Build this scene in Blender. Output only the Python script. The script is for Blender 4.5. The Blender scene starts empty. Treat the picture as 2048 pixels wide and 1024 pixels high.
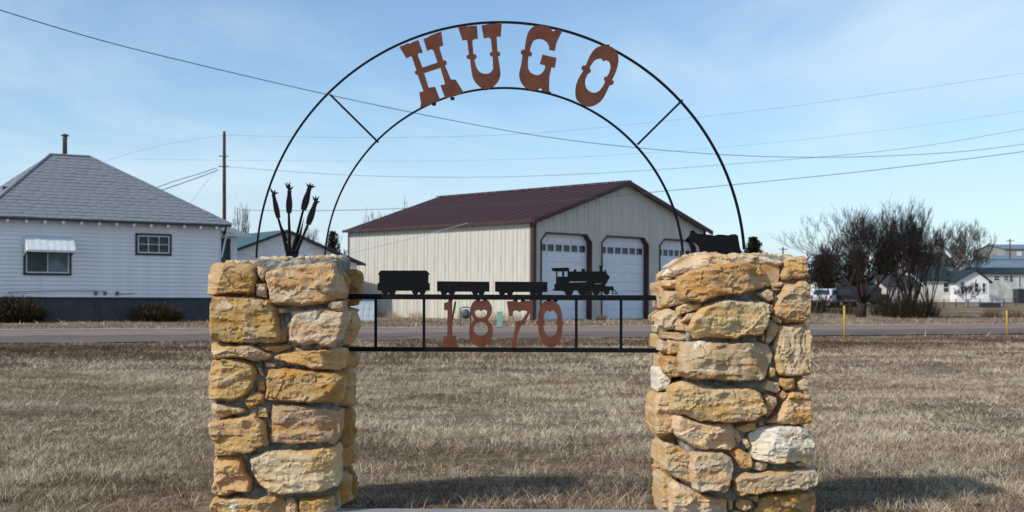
import bpy, bmesh, math, random
import numpy as np
from mathutils import Vector, noise
from mathutils.geometry import tessellate_polygon

# ------------------------------------------------------------------ camera, world, sun
F = 2530.0; CX = 1024.0; HY = 595.0; RHO = 0.0044; H = 1.2   # focal length / principal point in photo pixels, eye height
S = bpy.context.scene
COL = S.collection
cd = bpy.data.cameras.new("camera"); cam = bpy.data.objects.new("camera", cd); COL.objects.link(cam)
cam.location = (0, 0, H); cam.rotation_euler = (math.pi/2, -RHO, 0)
cd.sensor_width = 36; cd.lens = 36*F/2048; cd.shift_y = (HY-512)/2048
cd.clip_start = 0.1; cd.clip_end = 6000
cd.dof.use_dof = True; cd.dof.focus_distance = 7.0; cd.dof.aperture_fstop = 6.3
S.camera = cam
SUN_DIR = Vector((-0.84, -0.545, 0.0)).normalized()
SUN_EL = math.radians(39)
to_sun = Vector((SUN_DIR.x*math.cos(SUN_EL), SUN_DIR.y*math.cos(SUN_EL), math.sin(SUN_EL)))
sl = bpy.data.lights.new("sun", 'SUN'); so = bpy.data.objects.new("sun", sl); COL.objects.link(so)
sl.energy = 3.1; sl.angle = math.radians(1.5); sl.color = (1.0, 0.93, 0.82)
so.rotation_euler = to_sun.to_track_quat('Z', 'Y').to_euler(); so.location = (-20, -20, 30)
w = bpy.data.worlds.new("World"); S.world = w; w.use_nodes = True
nt = w.node_tree; nt.nodes.clear(); N = nt.nodes; L = nt.links
out = N.new('ShaderNodeOutputWorld'); bg = N.new('ShaderNodeBackground'); L.new(bg.outputs[0], out.inputs[0])
sky = N.new('ShaderNodeTexSky'); sky.sky_type = 'NISHITA'; sky.sun_disc = False
sky.sun_elevation = SUN_EL; sky.sun_rotation = math.atan2(to_sun.x, to_sun.y)
sky.air_density = 1.0; sky.dust_density = 2.0; sky.ozone_density = 3.0; sky.altitude = 1500
tc = N.new('ShaderNodeTexCoord'); sep = N.new('ShaderNodeSeparateXYZ'); L.new(tc.outputs['Generated'], sep.inputs[0])
def wmath(op, a, b=None, c=None):
    n = N.new('ShaderNodeMath'); n.operation = op
    for i, x in enumerate((a, b, c)):
        if x is None: continue
        if isinstance(x, (int, float)): n.inputs[i].default_value = x
        else: L.new(x, n.inputs[i])
    return n.outputs[0]
zc = wmath('MAXIMUM', sep.outputs[2], 0.0)
den = wmath('ADD', zc, 0.10)
px_ = wmath('DIVIDE', sep.outputs[0], den); py_ = wmath('DIVIDE', sep.outputs[1], den)
comb = N.new('ShaderNodeCombineXYZ'); L.new(px_, comb.inputs[0]); L.new(py_, comb.inputs[1])
def wnoise(scale, detail, rough, sx, sy, off, dist=0.0):
    mp = N.new('ShaderNodeMapping'); mp.inputs['Scale'].default_value = (sx, sy, 1); mp.inputs['Location'].default_value = off
    L.new(comb.outputs[0], mp.inputs[0])
    n = N.new('ShaderNodeTexNoise'); n.inputs['Scale'].default_value = scale; n.inputs['Detail'].default_value = detail
    n.inputs['Roughness'].default_value = rough; n.inputs['Distortion'].default_value = dist
    L.new(mp.outputs[0], n.inputs['Vector']); return n.outputs[0]
def wramp(x, a, b):
    m = N.new('ShaderNodeMapRange'); m.interpolation_type = 'SMOOTHSTEP'
    m.inputs[1].default_value = a; m.inputs[2].default_value = b; L.new(x, m.inputs[0]); return m.outputs[0]
c1 = wramp(wnoise(0.55, 7, 0.60, 1.0, 0.55, (1.3, 4.2, 0), 0.4), 0.42, 0.68)
c2 = wramp(wnoise(0.35, 4, 0.5, 1.0, 0.30, (7.3, 2.2, 0)), 0.38, 0.58)
cloud = wmath('MULTIPLY', wmath('MULTIPLY', c1, c2), 0.85)
mx = N.new('ShaderNodeMix'); mx.data_type = 'RGBA'; L.new(cloud, mx.inputs[0])
L.new(sky.outputs[0], mx.inputs[6]); mx.inputs[7].default_value = (4.7, 5.4, 6.3, 1)
# low bank of thin grey lavender cloud over the horizon, all the way round
low = wnoise(0.9, 6, 0.6, 0.35, 0.35, (3.1, 9.2, 0), 0.3)
band = wmath('MULTIPLY', wmath('MULTIPLY_ADD', wramp(low, 0.44, 0.64), 0.55, 0.45), wmath('SUBTRACT', 1.0, wramp(zc, 0.02, 0.15)))
mx2 = N.new('ShaderNodeMix'); mx2.data_type = 'RGBA'; L.new(wmath('MULTIPLY', band, 0.95), mx2.inputs[0])
L.new(mx.outputs[2], mx2.inputs[6]); mx2.inputs[7].default_value = (4.1, 4.65, 5.6, 1)
tint = N.new('ShaderNodeMix'); tint.data_type = 'RGBA'; tint.blend_type = 'MULTIPLY'; tint.inputs[0].default_value = 1.0
L.new(mx2.outputs[2], tint.inputs[6]); tint.inputs[7].default_value = (0.98, 1.03, 0.99, 1)   # clear winter air, slightly cyan
L.new(tint.outputs[2], bg.inputs[0]); bg.inputs[1].default_value = 0.136
S.view_settings.view_transform = 'Standard'; S.view_settings.look = 'None'
S.view_settings.exposure = 0.27; S.view_settings.gamma = 1.0; S.view_settings.use_curve_mapping = False
S.render.engine = 'CYCLES'; S.render.resolution_x = 1024; S.render.resolution_y = 512

# ------------------------------------------------------------------ helpers
def W(px, py, d):
    "photo pixel at depth d (metres in front of the camera) -> world point"
    dx = px-CX; dy = -(py-HY)
    return Vector(((dx*1-dy*RHO)*d/F, d, H+(dy+dx*RHO)*d/F))
def WP(px, py, d0, k, xc):
    r = W(px, py, 1.0); r.z -= H
    t = (d0-k*xc)/(1-k*r.x)
    return Vector((r.x*t, t, H+r.z*t))
WL = {}
def empty(name, label, cat, loc, group=None):
    o = bpy.data.objects.new(name, None); COL.objects.link(o); o.location = loc
    o.empty_display_size = 0.2
    WL[o.name] = Vector(loc); tag(o, label, cat, group); return o
def tag(o, label=None, cat=None, group=None, kind=None):
    if label: o['label'] = label
    if cat: o['category'] = cat
    if group: o['group'] = group
    if kind: o['kind'] = kind
    return o
def mk(name, verts, faces, mat, parent=None, smooth=False, origin=None):
    V = np.array([tuple(v) for v in verts], dtype=float)
    if origin is None:
        lo = V.min(0); hi = V.max(0); origin = ((lo+hi)/2)
        if parent is None: origin[2] = lo[2]
    origin = np.array(tuple(origin))
    me = bpy.data.meshes.new(name); me.from_pydata((V-origin).tolist(), [], [list(f) for f in faces]); me.update()
    if smooth: me.polygons.foreach_set('use_smooth', [True]*len(me.polygons))
    if mat: me.materials.append(mat)
    o = bpy.data.objects.new(name, me); COL.objects.link(o)
    WL[o.name] = Vector(origin)
    if parent: o.parent = parent; o.location = Vector(origin)-WL[parent.name]
    else: o.location = origin
    return o
class MB:
    def __init__(s): s.v = []; s.f = []
    def box(s, o, a, b, c):
        o, a, b, c = Vector(o), Vector(a), Vector(b), Vector(c)
        n = len(s.v)
        s.v += [o, o+a, o+a+b, o+b, o+c, o+a+c, o+a+b+c, o+b+c]
        q = [(0, 3, 2, 1), (4, 5, 6, 7), (0, 1, 5, 4), (1, 2, 6, 5), (2, 3, 7, 6), (3, 0, 4, 7)]
        if a.cross(b).dot(c) < 0: q = [x[::-1] for x in q]
        s.f += [tuple(i+n for i in x) for x in q]; return s
    def poly(s, pts, ext=None):
        n = len(s.v); k = len(pts); pts = [Vector(p) for p in pts]; s.v += pts; s.f.append(tuple(range(n, n+k)))
        if ext is not None:
            e = Vector(ext); s.v += [p+e for p in pts]; s.f.append(tuple(range(n+2*k-1, n+k-1, -1)))
            for i in range(k):
                j = (i+1) % k; s.f.append((n+i, n+k+i, n+k+j, n+j))
        return s
    def tube(s, pts, r, sides=8, cap=True, sq=False):
        pts = [Vector(p) for p in pts]; m = len(pts)
        if not isinstance(r, (list, tuple)): r = [r]*m
        n0 = len(s.v); up = None
        for i, p in enumerate(pts):
            t = (pts[min(i+1, m-1)]-pts[max(i-1, 0)]).normalized()
            if up is None:
                up = Vector((0, 1, 0)) if abs(t.y) < .9 else Vector((1, 0, 0))
            x = (up-t*up.dot(t)).normalized(); y = t.cross(x); up = x
            for k in range(sides):
                a = 2*math.pi*(k+(.5 if sq else 0))/sides
                s.v.append(p+(x*math.cos(a)+y*math.sin(a))*r[i])
        for i in range(m-1):
            for k in range(sides):
                a = n0+i*sides+k; b = n0+i*sides+(k+1) % sides
                s.f.append((a, b, b+sides, a+sides))
        if cap:
            s.f.append(tuple(range(n0+sides-1, n0-1, -1))); s.f.append(tuple(range(n0+(m-1)*sides, n0+m*sides)))
        return s
    def lathe(s, c, prof, sides=16):
        c = Vector(c); n0 = len(s.v)
        for r, z in prof:
            for k in range(sides):
                a = 2*math.pi*k/sides; s.v.append(c+Vector((r*math.cos(a), r*math.sin(a), z)))
        for i in range(len(prof)-1):
            for k in range(sides):
                a = n0+i*sides+k; b = n0+i*sides+(k+1) % sides; s.f.append((a, b, b+sides, a+sides))
        s.f.append(tuple(range(n0+sides-1, n0-1, -1))); s.f.append(tuple(range(n0+(len(prof)-1)*sides, n0+len(prof)*sides)))
        return s
    def build(s, name, mat, parent=None, smooth=False, origin=None): return mk(name, s.v, s.f, mat, parent, smooth, origin)

# ------------------------------------------------------------------ materials
def mat(name, col, rough=0.85, var=0.12, scale=6.0, metal=0.0, bump=0.0, bscale=40.0, spec=0.3, coords='Object', stretch=(1, 1, 1), col2=None, wear=0.5, detail=6):
    m = bpy.data.materials.new(name); m.use_nodes = True
    n = m.node_tree.nodes; l = m.node_tree.links; b = n['Principled BSDF']
    b.inputs['Roughness'].default_value = rough; b.inputs['Metallic'].default_value = metal
    b.inputs['Specular IOR Level'].default_value = spec
    if coords == 'World':
        g = n.new('ShaderNodeNewGeometry'); src = g.outputs['Position']
    else:
        t = n.new('ShaderNodeTexCoord'); src = t.outputs['Object']
    mp = n.new('ShaderNodeMapping'); mp.inputs['Scale'].default_value = stretch; l.new(src, mp.inputs[0])
    nz = n.new('ShaderNodeTexNoise'); nz.inputs['Scale'].default_value = scale; nz.inputs['Detail'].default_value = detail; nz.inputs['Roughness'].default_value = .65
    l.new(mp.outputs[0], nz.inputs['Vector'])
    c2 = col2 or tuple(x*(1-var*2.5) for x in col)
    r = n.new('ShaderNodeValToRGB'); r.color_ramp.elements[0].position = .5-.25*wear*1.2; r.color_ramp.elements[1].position = .5+.15
    r.color_ramp.elements[0].color = (*c2, 1); r.color_ramp.elements[1].color = (*col, 1)
    l.new(nz.outputs[0], r.inputs[0]); l.new(r.outputs[0], b.inputs['Base Color'])
    if bump:
        n2 = n.new('ShaderNodeTexNoise'); n2.inputs['Scale'].default_value = bscale; n2.inputs['Detail'].default_value = 5
        l.new(mp.outputs[0], n2.inputs['Vector'])
        bp = n.new('ShaderNodeBump'); bp.inputs['Strength'].default_value = 1; bp.inputs['Distance'].default_value = bump
        l.new(n2.outputs[0], bp.inputs['Height']); l.new(bp.outputs[0], b.inputs['Normal'])
    return m
M = {}
M['iron'] = mat('black_iron', (0.006, 0.0075, 0.009), .7, .2, 30, spec=.15, bump=.0005, bscale=200)
M['rust'] = mat('rust_brown_steel', (0.160, 0.060, 0.038), .8, .12, 11, col2=(.085, .034, .024), wear=.9, spec=.15, bump=.0008, bscale=90)
M['mortar'] = mat('grey_mortar', (0.38, 0.37, 0.33), .95, .15, 14, col2=(.16, .155, .14), bump=.010, bscale=60, spec=.05)
M['white_siding'] = mat('white_paint', (0.88, 0.88, 0.88), .8, .07, 1.8, col2=(.70, .71, .72), wear=.8, stretch=(1, 1, 3), spec=.2)
M['white_rough'] = mat('weathered_white', (0.60, 0.68, 0.76), .85, .2, 4, col2=(.25, .30, .36), spec=.2, wear=.8)
M['found'] = mat('foundation_grey', (0.078, 0.090, 0.105), .9, .1, 2.0, col2=(.056, .066, .078), spec=.15)
M['trim_dark'] = mat('charcoal_trim', (0.05, 0.058, 0.065), .6, .1, 5)
M['frame_w'] = mat('white_frame', (0.70, 0.74, 0.76), .6, .05, 5)
M['awning'] = mat('awning_white', (0.78, 0.82, 0.84), .5, .06, 3)
M['shingle'] = mat('grey_shingle', (0.245, 0.275, 0.30), .95, .12, 3, col2=(.17, .19, .21), spec=.1, bump=.004, bscale=60)
M['galv'] = mat('galvanised', (0.16, 0.17, 0.18), .5, .15, 10, metal=.5)
M['barn'] = mat('cream_steel', (0.57, 0.55, 0.48), .6, .03, 1.2, col2=(.48, .465, .41), stretch=(1, 1, .35), spec=.25)
M['brownroof'] = mat('maroon_steel', (0.050, 0.020, 0.021), .6, .1, 2, spec=.2)
M['browntrim'] = mat('brown_trim', (0.075, 0.035, 0.030), .5, .1, 5)
M['door_w'] = mat('white_door', (0.80, 0.85, 0.90), .55, .04, 2)
M['teal'] = mat('teal_roof', (0.055, 0.115, 0.13), .5, .1, 3)
M['tealbox'] = mat('pale_green_pedestal', (0.22, 0.42, 0.36), .55, .08, 4)
M['meter'] = mat('meter_grey', (0.09, 0.14, 0.17), .5, .2, 12)
M['polewood'] = mat('pole_wood', (0.075, 0.038, 0.026), .9, .2, 6, stretch=(3, 3, .3), bump=.004)
M['wire'] = mat('wire_dark', (0.05, 0.09, 0.11), .6, .05, 2)
M['wire2'] = mat('wire_pale', (0.45, 0.58, 0.68), .6, .05, 2)
M['asphalt'] = mat('pinkish_asphalt', (0.27, 0.205, 0.18), .95, .08, 1.2, col2=(.21, .165, .148), coords='World', bump=.004, bscale=60, spec=.04)
M['asphalt2'] = mat('dark_asphalt', (0.18, 0.145, 0.13), .95, .08, 1.0, col2=(.13, .112, .11), coords='World', bump=.004, bscale=60, spec=.04)
M['tar'] = mat('tar', (0.04, 0.038, 0.04), .9, .1, 3, coords='World')
M['concrete'] = mat('concrete', (0.30, 0.30, 0.30), .9, .12, 3, coords='World', bump=.002, bscale=80)
M['curb'] = mat('gravel_edge', (0.46, 0.43, 0.40), .95, .15, 1.3, coords='World', col2=(.24, .2, .18))
M['bark'] = mat('bare_bark', (0.050, 0.039, 0.036), .95, .2, 9, spec=.1)
M['bark2'] = mat('pale_bark', (0.13, 0.105, 0.09), .95, .2, 9, spec=.1)
M['yellow'] = mat('yellow_paint', (0.70, 0.43, 0.05), .6, .1, 10, col2=(.5, .32, .06))
M['tan'] = mat('tan_stucco', (0.30, 0.23, 0.16), .9, .1, 2)
M['greenroof'] = mat('dark_green_roof', (0.017, 0.034, 0.030), .6, .1, 2)
M['darkroof'] = mat('charcoal_roof', (0.045, 0.050, 0.058), .9, .15, 3)
M['brownwall'] = mat('brown_roof', (0.22, 0.15, 0.10), .9, .15, 3)
M['greywall'] = mat('grey_wall', (0.30, 0.32, 0.31), .9, .08, 1)
M['blueroof'] = mat('blue_grey_roof', (0.16, 0.22, 0.28), .5, .08, 1)
M['creamhouse'] = mat('pale_house', (0.66, 0.66, 0.60), .8, .08, 1.5)
M['greenshut'] = mat('green_shutter', (0.05, 0.13, 0.06), .7, .1, 5)
M['carwhite'] = mat('car_white', (0.55, 0.62, 0.68), .3, .03, 2, spec=.5)
M['cardark'] = mat('car_dark', (0.02, 0.024, 0.03), .3, .1, 2, spec=.5)
M['carblue'] = mat('car_silver', (0.24, 0.29, 0.34), .3, .05, 2, spec=.5, metal=.4)
M['tyre'] = mat('tyre', (0.015, 0.015, 0.016), .9, .1, 20)
M['redlamp'] = mat('red_lamp', (0.35, 0.02, 0.02), .3, .1, 5)
M['curtain'] = mat('curtain', (0.10, 0.13, 0.15), .9, .2, 3, stretch=(8, 8, .5))
def glass(name, col=(.025, .04, .045)):
    m = bpy.data.materials.new(name); m.use_nodes = True; n = m.node_tree.nodes; l = m.node_tree.links; b = n['Principled BSDF']
    t = n.new('ShaderNodeTexCoord'); nz = n.new('ShaderNodeTexNoise'); nz.inputs['Scale'].default_value = 1.5; l.new(t.outputs['Object'], nz.inputs['Vector'])
    r = n.new('ShaderNodeValToRGB'); r.color_ramp.elements[0].color = (*[c*.5 for c in col], 1); r.color_ramp.elements[1].color = (*[c*1.7 for c in col], 1)
    r.color_ramp.elements[0].position = .35; r.color_ramp.elements[1].position = .65
    l.new(nz.outputs[0], r.inputs[0]); l.new(r.outputs[0], b.inputs['Base Color'])
    b.inputs['Roughness'].default_value = .15; b.inputs['Specular IOR Level'].default_value = .3; return m
M['glass'] = glass('window_glass'); M['glass2'] = glass('door_glass', (.045, .055, .065)); M['glass3'] = glass('screened_glass', (.09, .13, .145))

def stone_mat(vertical=False):
    m = bpy.data.materials.new('sandstone_v' if vertical else 'sandstone'); m.use_nodes = True
    n = m.node_tree.nodes; l = m.node_tree.links; b = n['Principled BSDF']
    b.inputs['Roughness'].default_value = .93; b.inputs['Specular IOR Level'].default_value = .12
    t = n.new('ShaderNodeTexCoord'); oi = n.new('ShaderNodeObjectInfo')
    def math_(op, a, b2=None):
        x = n.new('ShaderNodeMath'); x.operation = op
        for i, v in enumerate((a, b2)):
            if v is None: continue
            if isinstance(v, (int, float)): x.inputs[i].default_value = v
            else: l.new(v, x.inputs[i])
        return x.outputs[0]
    rr = math_('MULTIPLY', oi.outputs['Random'], 37.0)
    cb = n.new('ShaderNodeCombineXYZ'); [l.new(rr, cb.inputs[i]) for i in range(3)]
    rot = n.new('ShaderNodeCombineXYZ'); l.new(math_('MULTIPLY', math_('SUBTRACT', oi.outputs['Random'], .5), .5), rot.inputs[1])
    mp = n.new('ShaderNodeMapping'); mp.inputs['Scale'].default_value = (5, 1, 1) if vertical else (.8, .8, 5)
    l.new(t.outputs['Object'], mp.inputs[0]); l.new(cb.outputs[0], mp.inputs[1]); l.new(rot.outputs[0], mp.inputs[2])
    def nz(scale, det, rough, vec, dist=0.):
        x = n.new('ShaderNodeTexNoise'); x.inputs['Scale'].default_value = scale; x.inputs['Detail'].default_value = det
        x.inputs['Roughness'].default_value = rough; x.inputs['Distortion'].default_value = dist; l.new(vec, x.inputs['Vector']); return x.outputs[0]
    def ramp(x, a, b3):
        q = n.new('ShaderNodeMapRange'); q.interpolation_type = 'SMOOTHSTEP'; q.inputs[1].default_value = a; q.inputs[2].default_value = b3; l.new(x, q.inputs[0]); return q.outputs[0]
    def mix(fac, a, b3, mode='MIX'):
        q = n.new('ShaderNodeMix'); q.data_type = 'RGBA'; q.blend_type = mode
        if isinstance(fac, (int, float)): q.inputs[0].default_value = fac
        else: l.new(fac, q.inputs[0])
        for i, v in ((6, a), (7, b3)):
            if isinstance(v, tuple): q.inputs[i].default_value = (*v, 1)
            else: l.new(v, q.inputs[i])
        return q.outputs[2]
    off = n.new('ShaderNodeVectorMath'); off.operation = 'ADD'; l.new(t.outputs['Object'], off.inputs[0]); l.new(cb.outputs[0], off.inputs[1])
    band = nz(3.2, 4, .5, mp.outputs[0], .25); blot = nz(6, 6, .65, off.outputs[0], .3); fine = nz(60, 4, .7, off.outputs[0])
    base = oi.outputs['Color']
    ochre = mix(1.0, base, (1.0, .84, .60), 'MULTIPLY'); pale = mix(.55, base, (.62, .54, .42))
    c = mix(ramp(band, .36, .52), ochre, base); c = mix(ramp(band, .54, .68), c, pale)
    c = mix(math_('MULTIPLY', ramp(blot, .52, .70), .7), c, pale)
    c = mix(math_('MULTIPLY', ramp(blot, .46, .30), .55), c, mix(1., base, (.66, .52, .42), 'MULTIPLY'))
    at = n.new('ShaderNodeAttribute'); at.attribute_type = 'OBJECT'; at.attribute_name = 'pale'
    big = nz(3.5, 5, .6, off.outputs[0], .5)
    wm = ramp(math_('ADD', big, math_('MULTIPLY', at.outputs['Fac'], .42)), .655, .70)
    c = mix(math_('MULTIPLY', wm, .85), c, (.70, .66, .58))
    pits = ramp(fine, .36, .30)
    c = mix(math_('MULTIPLY', pits, .45), c, (.16, .11, .07))
    lich = ramp(nz(22, 5, .7, off.outputs[0]), .70, .76)
    c = mix(math_('MULTIPLY', lich, .5), c, (.50, .50, .46))
    l.new(c, b.inputs['Base Color'])
    hgt = math_('ADD', math_('MULTIPLY', band, .9), math_('ADD', math_('MULTIPLY', nz(28, 8, .75, off.outputs[0]), .9), math_('MULTIPLY', nz(9, 4, .6, mp.outputs[0]), .7)))
    bp = n.new('ShaderNodeBump'); bp.inputs['Strength'].default_value = 1; bp.inputs['Distance'].default_value = .009
    l.new(hgt, bp.inputs['Height']); l.new(bp.outputs[0], b.inputs['Normal'])
    return m
M['stone'] = stone_mat(); M['stonev'] = stone_mat(True)

def blade_mat(name, cols, rough=.9):
    "dry grass: colour by a per-blade attribute and slow patches over the ground"
    m = bpy.data.materials.new(name); m.use_nodes = True; n = m.node_tree.nodes; l = m.node_tree.links; b = n['Principled BSDF']
    b.inputs['Roughness'].default_value = rough; b.inputs['Specular IOR Level'].default_value = .1
    a = n.new('ShaderNodeAttribute'); a.attribute_name = 'tint'
    r = n.new('ShaderNodeValToRGB')
    while len(r.color_ramp.elements) < len(cols): r.color_ramp.elements.new(.5)
    for i, c in enumerate(cols):
        r.color_ramp.elements[i].position = i/(len(cols)-1); r.color_ramp.elements[i].color = (*c, 1)
    l.new(a.outputs['Fac'], r.inputs[0]); l.new(r.outputs[0], b.inputs['Base Color'])
    return m
M['grass'] = blade_mat('dry_grass', [(.070, .036, .024), (.18, .120, .080), (.37, .285, .195), (.50, .41, .29), (.66, .57, .43)])
M['shrub'] = blade_mat('shrub_twigs', [(.015, .012, .008), (.035, .030, .016), (.07, .05, .026), (.13, .09, .045)])
M['needle'] = blade_mat('evergreen', [(.008, .014, .008), (.016, .026, .013), (.035, .045, .02)])

def ground_mat():
    m = bpy.data.materials.new('dry_ground'); m.use_nodes = True; n = m.node_tree.nodes; l = m.node_tree.links; b = n['Principled BSDF']
    b.inputs['Roughness'].default_value = 1; b.inputs['Specular IOR Level'].default_value = .05
    g = n.new('ShaderNodeNewGeometry')
    def nz(scale, st=(1, 1, 1), det=6, rough=.65):
        mp = n.new('ShaderNodeMapping'); mp.inputs['Scale'].default_value = st; l.new(g.outputs['Position'], mp.inputs[0])
        x = n.new('ShaderNodeTexNoise'); x.inputs['Scale'].default_value = scale; x.inputs['Detail'].default_value = det; x.inputs['Roughness'].default_value = rough
        l.new(mp.outputs[0], x.inputs['Vector']); return x.outputs[0]
    def ramp(x, stops):
        r = n.new('ShaderNodeValToRGB')
        while len(r.color_ramp.elements) < len(stops): r.color_ramp.elements.new(.5)
        for i, (p, c) in enumerate(stops): r.color_ramp.elements[i].position = p; r.color_ramp.elements[i].color = (*c, 1)
        l.new(x, r.inputs[0]); return r.outputs[0]
    c1 = ramp(nz(.35, (1, 1.6, 1), 8, .7), [(.34, (.13, .092, .068)), (.48, (.22, .165, .12)), (.58, (.31, .245, .18)), (.70, (.38, .31, .23))])
    c2 = ramp(nz(9, det=8, rough=.75), [(.35, (.35, .33, .31)), (.6, (1.15, 1.12, 1.08))])
    q = n.new('ShaderNodeMix'); q.data_type = 'RGBA'; q.blend_type = 'MULTIPLY'; q.inputs[0].default_value = 1
    l.new(c1, q.inputs[6]); l.new(c2, q.inputs[7]); l.new(q.outputs[2], b.inputs['Base Color'])
    bp = n.new('ShaderNodeBump'); bp.inputs['Distance'].default_value = .05; l.new(nz(14, det=6), bp.inputs['Height']); l.new(bp.outputs[0], b.inputs['Normal'])
    return m
M['ground'] = ground_mat()

# ------------------------------------------------------------------ ground and road
def ss(a, b, x):
    t = min(1, max(0, (x-a)/(b-a))); return t*t*(3-2*t)
def g(x, y):
    return 0.95*ss(78, 135, y)*ss(2, 16, x)+0.012*math.sin(x*1.3+y*.4)*ss(8, 14, y)*(1-ss(28, 31, y))
xs = [-900, -400, -200, -120]+[-80+2*i for i in range(91)]+[130, 200, 400, 900]
ys = [-60, -20]+[2+2*i for i in range(80)]+[180, 230, 300, 450, 700, 1200, 2500]
gv = [(x, y, g(x, y)) for y in ys for x in xs]; nx = len(xs)
gf = [(j*nx+i, j*nx+i+1, (j+1)*nx+i+1, (j+1)*nx+i) for j in range(len(ys)-1) for i in range(nx-1)]
tag(mk('ground', gv, gf, M['ground'], smooth=True, origin=(0, 0, 0)), kind='structure')
def road_y(x, k): return (36.2 if k == 0 else 50.0)+.43*x
def strip(name, a, b, z, m, x0=-90, x1=90, jag=0.0, kind='structure'):
    v = []; f = []; n = 400; rnd = random.Random(3)
    for i in range(n+1):
        x = x0+(x1-x0)*i/n
        ja = jag*noise.noise(Vector((x*.7, 3, a))); jb = jag*noise.noise(Vector((x*.7, 9, b)))
        for c in (a+ja, b+jb):
            y = 36.2+.43*x+c; v.append((x, y, g(x, y)+z))
        if i < n: f.append((2*i, 2*i+2, 2*i+3, 2*i+1))
    return tag(mk(name, v, f, m, origin=(0, 36, 0)), kind=kind)
strip('road', 0, 13.8, .030, M['asphalt'], jag=.9)
strip('road_patch', 0.1, 6.2, .036, M['asphalt2'], jag=.7)
strip('gutter', 13.5, 14.7, .044, M['curb'], jag=.4)
strip('tar_seam', 6.15, 6.28, .040, M['tar'], jag=.12)
strip('tar_seam', 2.1, 2.2, .040, M['tar'], x0=-6, x1=22, jag=.9)
# concrete slab between the pillars
b = MB(); b.box((-1.02, 6.2, -.1), (2.0, 0, 0), (0, .845, 0), (0, 0, .122))
slab = b.build('path', M['concrete']); tag(slab, kind='structure')

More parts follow.
